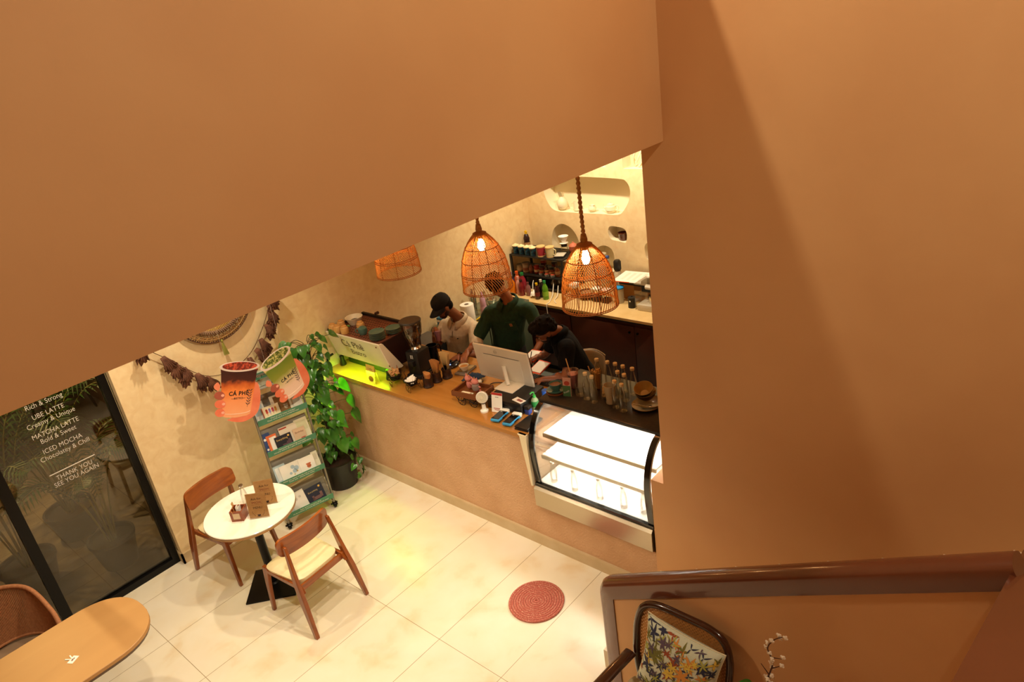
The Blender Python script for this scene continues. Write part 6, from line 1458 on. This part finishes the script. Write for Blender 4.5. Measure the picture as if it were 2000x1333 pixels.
wt = MB().tube([c0+(x_*math.cos(TAU*i/20)+y_*math.sin(TAU*i/20))*.031 for i in range(20)], .007, 6, closed=True, flat=1.6).build('watch_strap', RUBBER, t); MB().ell(c0+Vector((0, -.01, .030)), (.018, .018, .006), 14, 8).build('watch_face', mat('watch_glass', '#20242a', .1), t)
fixp(t)
# the pink drink in his right hand
t = thing('pink_drink_cup', (4.315, 5.215, 1.16), 'clear cup of pink drink held by the man in the cap', 'cup', 0); t.rotation_euler = (R(-6), R(10), 0)
MB().lathe([(0, 0), (.030, 0), (.043, .12), (.046, .12), (.046, .125), (.043, .125), (.029, .004), (0, .003)], 26).build('plastic_cup', glass('plastic_cup', '#fdf7f5', .5, .1, .03), t); MB().lathe([(0, .004), (.0285, .004), (.0395, .10), (0, .102)], 22).build('drink', mat('lilac_drink', '#b98aa0', .4), t)
# --- worker in the green polo
J = dict(head=(4.74, 4.715, 1.66), neck=(4.85, 4.70, 1.455), pel=(4.94, 4.86, .93), ls=(4.915, 4.495, 1.375), rs=(4.79, 4.90, 1.335), re=(4.58, 4.985, 1.06), rw=(4.29, 4.80, 1.13), le=(4.89, 4.36, 1.13), lw=(4.73, 4.325, 1.035), fl=(5.02, 4.70, .08), fr=(4.90, 5.0, .08), kl=(4.98, 4.72, .47), kr=(4.90, 4.96, .47), sleeve=.82)
GP = mat('green_polo', '#16341c', .85, 0, '#1b3d22', 30, 3, .15)
t, H, fw, ac, up, sh_ = person('tall man in dark green polo shirt standing behind the white monitor', J, skin_mat('skin_tan', '#9a5c38'), GP, mat('black_trousers', '#151416', .9), (-.45, -.55, -.68), (-.5, -.1, .9),
    {1: ((-.55, .2, -.4), (-.5, -.2, .75), 1, .8, .05, 1.0, .5), -1: ((-.85, -.35, -.22), (-.1, .15, .95), -1, .75, .1, 1.02, .5)})
face_details(H, t, HAIR)
hairball(H, t, HAIR, [((0, -.022, .052), (.084, .10, .078)), ((0, -.06, -.005), (.07, .055, .07)), ((0, .035, .085), (.06, .045, .04))], seed=4)
b = MB(); Tt = lambda p: H @ Vector(p); b.ell(Tt((0, .03, -.06)), (.060, .055, .042), 16, 10, H.to_3x3()); remesh(b, 'beard', mat('stubble', '#4a2a1a', .8), t, .007, 2)
pc_ = Vector(J['neck']).lerp(Vector(J['pel']), .36)+ac*.085
PB = basis(ac, up, pc_+fw*.138)
def onfront(u, v): return PB @ Vector((-u, v, 0))
PP = MB().rbox(-.05, .05, -.075, .04, -.012, .004, .004, 2, PB).build('chest_pocket', GP, t); MB().box(-.05, .05, .036, .041, .003, .006, PB).build('pocket_seam', mat('seam_green', '#2f5a38', .9), t, 0)
lb_ = MB().box(-.016, .012, -.012, .020, .004, .0065, PB).build('pocket_label', mat('tan_label', '#b07a4a', .7), t, 0); MB().prism([(p.x, p.y) for p in circ((-.002, .004, 0), .008, 12, 'z', PI*.3, PI*2)], 'z', .0066, .0075, PB).build('label_mark', mat('label_orange', '#8a3a1a', .7), t, 0)
fixp(t)
# --- seated worker in the black shirt
J = dict(head=(4.52, 3.99, 1.405), neck=(4.645, 3.93, 1.325), pel=(4.86, 3.84, .80), ls=(4.53, 3.755, 1.27), rs=(4.77, 4.03, 1.255), le=(4.39, 3.70, 1.08), lw=(4.20, 3.80, 1.105), re=(4.73, 4.20, 1.03), rw=(4.60, 4.20, 1.06), fl=(4.48, 4.05, .30), fr=(4.62, 4.18, .30), kl=(4.52, 3.98, .74), kr=(4.70, 4.14, .74), sleeve=.74)
BS = mat('black_shirt', '#08080a', .9, 0, '#0c0c0f', 30, 3, .15, spec=.2)
t, H, fw, ac, up, sh_ = person('seated man with curly dark hair and black shirt writing on a pad', J, SK1, BS, mat('grey_jeans', '#4a5058', .9), (-.62, .52, -.62), (-.62, .1, .8),
    {1: ((-.6, .7, -.1), (-.1, .1, 1), 1, .6, .08, .95, .5), -1: ((-.8, .1, .1), (.0, .3, .9), -1, 1.0, .03, .95, .9)})
face_details(H, t, HAIR)
hairball(H, t, HAIR, [((0, -.025, .06), (.09, .105, .08)), ((0, -.075, -.005), (.072, .055, .075)), ((0, .04, .09), (.065, .05, .045))], seed=9)
b = MB(); Tt = lambda p: H @ Vector(p); b.ell(Tt((0, .045, -.075)), (.05, .05, .045), 18, 12, H.to_3x3()).ell(Tt((0, .015, -.05)), (.068, .05, .05), 18, 12, H.to_3x3()); remesh(b, 'beard', mat('full_beard', '#140c09', .85, 0, '#20130d', 80), t, .006, 2)
fixp(t)
t = thing('writing_pen', (4.53, 4.235, 1.03), 'black pen in the hand of the seated man', 'pen'); MB().tube([(.0, -.01, 0), (.015, -.035, .11)], [.003, .0045], 8).build('pen', RUBBER, t)
ORANGE = mat('orange_edge', '#e8501a', .6)
def pad_(loc, rz, tilt, label):
    t = thing('order_pad', loc, label, 'notebook', rz, 'orange edged order pads'); t.rotation_euler = (R(tilt[0]), R(tilt[1]), R(rz))
    MB().rbox(-.10, .10, -.065, .065, 0, .012, .003).build('cover', ORANGE, t); MB().box(-.085, .08, -.06, .055, .012, .016).build('page', PAPER, t, 0)
    return t
pad_((4.62, 4.26, 1.045), 8, (4, -4), 'upper white order pad with orange cover, by the standing man'); pad_((4.50, 4.085, 1.015), 4, (4, -8), 'lower white order pad with orange cover the seated man writes on')
# tall chair he sits on
t = thing('bar_chair', (4.90, 3.80, 0), 'tall cream backed bar chair under the seated man', 'chair', 150)
SEATP = mat('cream_shell', '#b9a98c', .35)
MB().rbox(-.2, .2, -.2, .2, .66, .70, .015).build('seat', SEATP, t)
def sb(u, v): a = (u-.5)*2.0; return (.23*math.sin(a), -.235*math.cos(a)+.03, .72+.27*v*(1-.25*abs(u*2-1)**3))
o = MB().grid(sb, 22, 8).build('backrest', SEATP, t, 80); mod(o, 'SOLIDIFY', thickness=.016)
MB().tube([tuple(Vector(sb(i/22, 1))+Vector((0, 0, .0))) for i in range(23)], .011, 8).build('chrome_rim', CHROME, t)
for sx in (-1, 1):
    for sy in (-1, 1): MB().tube([(sx*.17, sy*.17, .66), (sx*.21, sy*.21, 0)], [.014, .012], 10).build('leg', CHROME, t)
MB().tube([(.19*math.cos(a), .19*math.sin(a), .26) for a in [TAU*i/24 for i in range(24)]], .008, 8, closed=True).build('foot_ring', CHROME, t)
t = thing('water_tumbler', (4.62, 4.55, .0), 'tall white flask standing on the floor stool behind the order pads', 'flask')
MB().lathe([(0, 0), (.16, 0), (.16, .03), (.03, .04), (.03, .74), (.17, .75), (.17, .78), (0, .78)], 24).build('stool', mat('dark_stool', '#2a241e', .5), t); MB().lathe([(0, .78), (.04, .78), (.042, .98), (.03, 1.0), (.03, 1.02), (0, 1.02)], 22).build('flask', WHITE, t)
# ================================================================== HANGING LAMPS, WALL DECOR, TERRACE
RATT = mat('rattan', '#dc9a48', .5, 0, '#cc8838', 30); RATD = mat('dark_rattan', '#a8642a', .55); JUTE = mat('jute_rope', '#b98550', .9, 0, '#a06e3c', 60)
BULB = emis('lamp_bulb', '#ffc27a', 150)
def prof_r(z):   # bell: radius against height above the rim
    P_ = [(0, .2), (.10, .196), (.20, .184), (.27, .167), (.34, .138), (.40, .100), (.44, .064), (.455, .05)]
    for (a, ra), (b_, rb) in zip(P_, P_[1:]):
        if z <= b_: return ra+(rb-ra)*(z-a)/(b_-a)
    return .05
def lamp(y, label, ph, zr=2.042):
    t = thing('pendant_lamp', (3.9, y, zr), label, 'lamp', ph*40, 'woven pendant lamps over the counter')
    b = MB(); n = 62
    for i in range(n):
        a0 = TAU*i/n; pts = []
        for k in range(15):
            z = .455*k/14; r_ = prof_r(z); a = a0+.42*math.sin(z/.455*PI*1.25+ph)-.55*z/.455; pts.append((r_*math.cos(a), r_*math.sin(a), z))
        b.tube(pts, .0027, 5, False)
    b.build('woven_shade', RATT, t, 80)
    b = MB()
    for z in (0, .012, .135, .15, .25, .35): b.tube(circ((0, 0, z), prof_r(z)+.002, 48), .0034, 6, closed=True)
    for i in range(8):
        a = TAU*i/8; b.tube([((prof_r(z)-.002)*math.cos(a), (prof_r(z)-.002)*math.sin(a), z) for z in [.455*k/10 for k in range(11)]], .0032, 5, False)
    b.build('shade_hoops', RATD, t, 80)
    MB().lathe([(.0, .45), (.055, .45), (.055, .46), (.02, .475), (.017, .50), (0, .50)], 20).build('top_cap', RATD, t)
    b = MB(); L = 3.30-zr
    b.tube([(0, 0, .49), (0, 0, L)], .011, 8)
    for q in (0, PI): b.tube([(.0095*math.cos(z*95+q), .0095*math.sin(z*95+q), z) for z in [.47+(L-.47)*k/190 for k in range(191)]], .0062, 5)
    b.lathe([(.0, .455), (.022, .46), (.026, .49), (.018, .53), (0, .535)], 14)
    b.build('rope', JUTE, t, 60)
    MB().lathe([(.0, .415), (.018, .415), (.018, .45), (0, .45)], 14).build('socket', mat('bulb_socket', '#3a2416', .4), t)
    MB().lathe([(0, .31), (.018, .315), (.030, .345), (.024, .385), (.014, .414), (0, .415)], 18).build('bulb', BULB, t)
lamp(2.97, 'woven rattan pendant lamp on the right, over the glass case', .3); lamp(3.975, 'woven rattan pendant lamp in the middle, before the head of the man in green', 1.4); lamp(5.07, 'woven rattan pendant lamp on the left, partly hidden by the drop wall', 2.3)
# ---- garland of dried leaf bunches on two strings
DRY = mat('dried_leaf', '#573222', .85, 0, '#7a4e36', 22, 4); DRY2 = mat('dried_leaf_edge', '#5a3522', .85)
t = thing('leaf_garland', (2.5, 5.975, 1.7), 'garland of dried brown leaf bunches swagged across the back wall', 'garland')
gp = crv([(1.80, 0, 2.12), (1.97, 0, 1.93), (2.06, 0, 1.83), (2.15, 0, 1.72), (2.235, 0, 1.62), (2.33, 0, 1.54), (2.45, 0, 1.50), (2.58, 0, 1.505), (2.70, 0, 1.54), (2.80, 0, 1.60), (2.90, 0, 1.70), (2.99, 0, 1.81), (3.06, 0, 1.93), (3.12, 0, 2.12)], 4)
gp = [Vector((p.x-2.5, -.012, p.z-1.7)) for p in gp]
MB().tube(gp, .003, 5).build('string', mat('brown_string', '#5a3a22', .9), t)
gr = random.Random(31)
def bunch(p, ang, L):
    b = MB()
    for lay in range(2):
        a0 = ang+gr.uniform(-.18, .18); NU = 14; rag = [gr.uniform(.78, 1.1) for _ in range(NU+1)]; sp = gr.uniform(.95, 1.25); Ll = L*(1-.22*lay)
        def fn(u, v):
            i = min(NU, int(round(u*NU))); a = a0+(u-.5)*sp*(.55+.45*v); ln = Ll*(.06+.94*v)*(rag[i] if v > .6 else 1)*(1-.35*abs(u*2-1)**2*v)
            w = (u-.5)*.035*(1-v); dep = -.012-.016*lay-.035*math.sin(v*PI*.7)+(.009*v if i % 2 else -.009*v)
            return (p.x+math.sin(a)*ln+w*math.cos(a0), p.y+dep, p.z-math.cos(a)*ln+w*math.sin(a0))
        b.grid(fn, NU, 6)
    o = b.build('leaf_bunch', DRY, t, 20, fix=False); mod(o, 'SOLIDIFY', thickness=.002)
idx = [2, 6, 9, 12, 16, 19, 33, 36, 39, 43, 47, 50]
for i in idx: bunch(gp[min(i, len(gp)-1)], gr.uniform(-.15, .45), gr.uniform(.16, .20))

# ---- round woven wall hanging
t = thing('woven_wall_hanging', (2.55, 5.972, 2.165), 'round woven wall hanging with a green tassel above the garland', 'wall hanging')
LACE = mat('woven_lace', '#a9814c', .85, 0, '#8a6234', 40)
c_ = lambda r, y=-.02: circ((0, y, 0), r, 64, 'y')
MB().tube(c_(.372), .005, 6, closed=True).tube(c_(.365, -.014), .0035, 6, closed=True).build('outer_hoop', mat('dark_twig', '#4a2a16', .8), t)
b = MB()
for i in range(56):
    for s in (-1, 1): a = TAU*i/56; b.tube([(.285*math.cos(a), -.02, .285*math.sin(a)), (.328*math.cos(a+s*.09), -.022, .328*math.sin(a+s*.09)), (.37*math.cos(a+s*.02), -.02, .37*math.sin(a+s*.02))], .0042, 4, False)
b.tube(c_(.33), .006, 5, closed=True).tube(c_(.348), .006, 5, closed=True).build('lace_band', LACE, t)
b = MB()
for q in (0, PI): b.tube([((.286+.016*math.cos(48*a+q))*math.cos(a), -.026+.012*math.sin(48*a+q), (.286+.016*math.cos(48*a+q))*math.sin(a)) for a in [TAU*k/480 for k in range(480)]], .007, 5, closed=True)
b.build('braid_ring', mat('taupe_braid', '#8a6a50', .9), t)
b = MB()
for i in range(120): a = TAU*i/120; b.tube([(.215*math.cos(a), -.018, .215*math.sin(a)), (.275*math.cos(a), -.022, .275*math.sin(a))], .0042, 4, False)
b.tube(c_(.215), .007, 6, closed=True).build('spoke_band', mat('straw_gold', '#d9b060', .7), t)
MB().lathe([(0, .012), (.21, .012), (.21, .02), (0, .024)], 48, m=Matrix.Rotation(PI/2, 4, 'X')).build('centre_weave', LACE, t)
b = MB().ell((-.015, -.03, -.372), (.012, .012, .014), 10, 8)
for i in range(16): a = TAU*i/16; b.tube([(-.015, -.03, -.375), (-.015+.012*math.cos(a), -.03+.010*math.sin(a), -.43), (-.010+.022*math.cos(a), -.03+.014*math.sin(a), -.505)], [.004, .0035, .003], 4)
b.build('tassel', mat('olive_tassel', '#8f8a3a', .8), t)
# ---- terrace: potted palms and planters outside the glass
LEAFD = mat('palm_leaf', '#3d6a24', .5, 0, '#2a4d18', 6); STEMY = mat('palm_stem', '#8a8a3a', .6); POTD = mat('terrace_pot', '#2a241e', .6)
pr = random.Random(77)
def palm(loc, n, h, label, seed, leafn=22, pot=.19):
    q = random.Random(seed); t = thing('potted_palm', loc, label, 'plant', 0, 'palms on the terrace')
    MB().lathe([(0, 0), (pot*.75, 0), (pot, .26), (pot*1.06, .27), (pot*1.06, .30), (pot*.95, .30), (pot*.92, .26), (0, .25)], 28).build('pot', POTD, t)
    s_ = MB(); l_ = MB()
    for i in range(n):
        a = TAU*i/n+q.uniform(-.3, .3); L = h*q.uniform(.75, 1.1); out = L*q.uniform(.35, .6); p = crv([(.03*math.cos(a), .03*math.sin(a), .25), (out*.25*math.cos(a), out*.25*math.sin(a), .25+L*.5), (out*.65*math.cos(a), out*.65*math.sin(a), .25+L*.82), (out*1.15*math.cos(a), out*1.15*math.sin(a), .25+L*.80)], 9)
        p = [Vector((v.x, max(v.y, 6.17-loc[1]), v.z)) for v in p]
        s_.tube(p, [.009*(1-.75*k/len(p)) for k in range(len(p))], 6)
        for k in range(9, len(p)):
            d = (p[k]-p[k-1]); d = d.normalized() if d.length > 1e-6 else Vector((0, 0, 1)); sd = d.cross(Vector((0, 0, 1)));  sd = sd.normalized() if sd.length > 1e-6 else Vector((1, 0, 0))
            for sg in (-1, 1):
                ln = .26*h/1.4*math.sin(PI*(.15+.8*(k-9)/(len(p)-9))); tip = p[k]+(sd*sg*.8+d*.6)*ln+Vector((0, 0, -.25*ln)); tip.y = max(tip.y, 6.17-loc[1]); m_ = p[k].lerp(tip, .45)+Vector((0, 0, .03)); w = d*.011
                kk = len(l_.v); l_.v += [tuple(p[k]-w*.5), tuple(p[k]+w*.5), tuple(m_+w), tuple(m_-w), tuple(tip)]; l_.f += [(kk, kk+1, kk+2, kk+3), (kk+3, kk+2, kk+4)]
    s_.build('stems', STEMY, t, 60); l_.build('fronds', LEAFD, t, 0, fix=False); return t
TZ0 = -.03
palm((1.30, 6.62, TZ0), 9, 1.25, 'potted palm just outside the glass nearest the wall', 1); palm((.70, 6.95, TZ0), 11, 1.5, 'potted palm behind the mullion on the terrace', 2, pot=.22); palm((.1, 6.7, TZ0), 10, 1.3, 'potted palm outside the left bay of the glass', 3)
palm((1.25, 7.5, TZ0), 11, 1.9, 'tall palm at the back of the terrace, right', 4, pot=.22); palm((.2, 7.9, TZ0), 11, 2.0, 'tall palm at the back of the terrace, left', 5, pot=.22)
t = thing('terrace_table', (-.25, 7.0, TZ0), 'round wooden table out on the dark terrace', 'table'); MB().lathe([(0, .70), (.35, .70), (.36, .715), (.35, .735), (0, .735)], 40).build('tabletop', mat('terrace_wood', '#6a4a28', .5), t); MB().lathe([(.03, .02), (.03, .70)], 14, caps=False).build('column', BLACKM, t); MB().lathe([(0, 0), (.22, 0), (.22, .02), (0, .025)], 28).build('base', BLACKM, t)
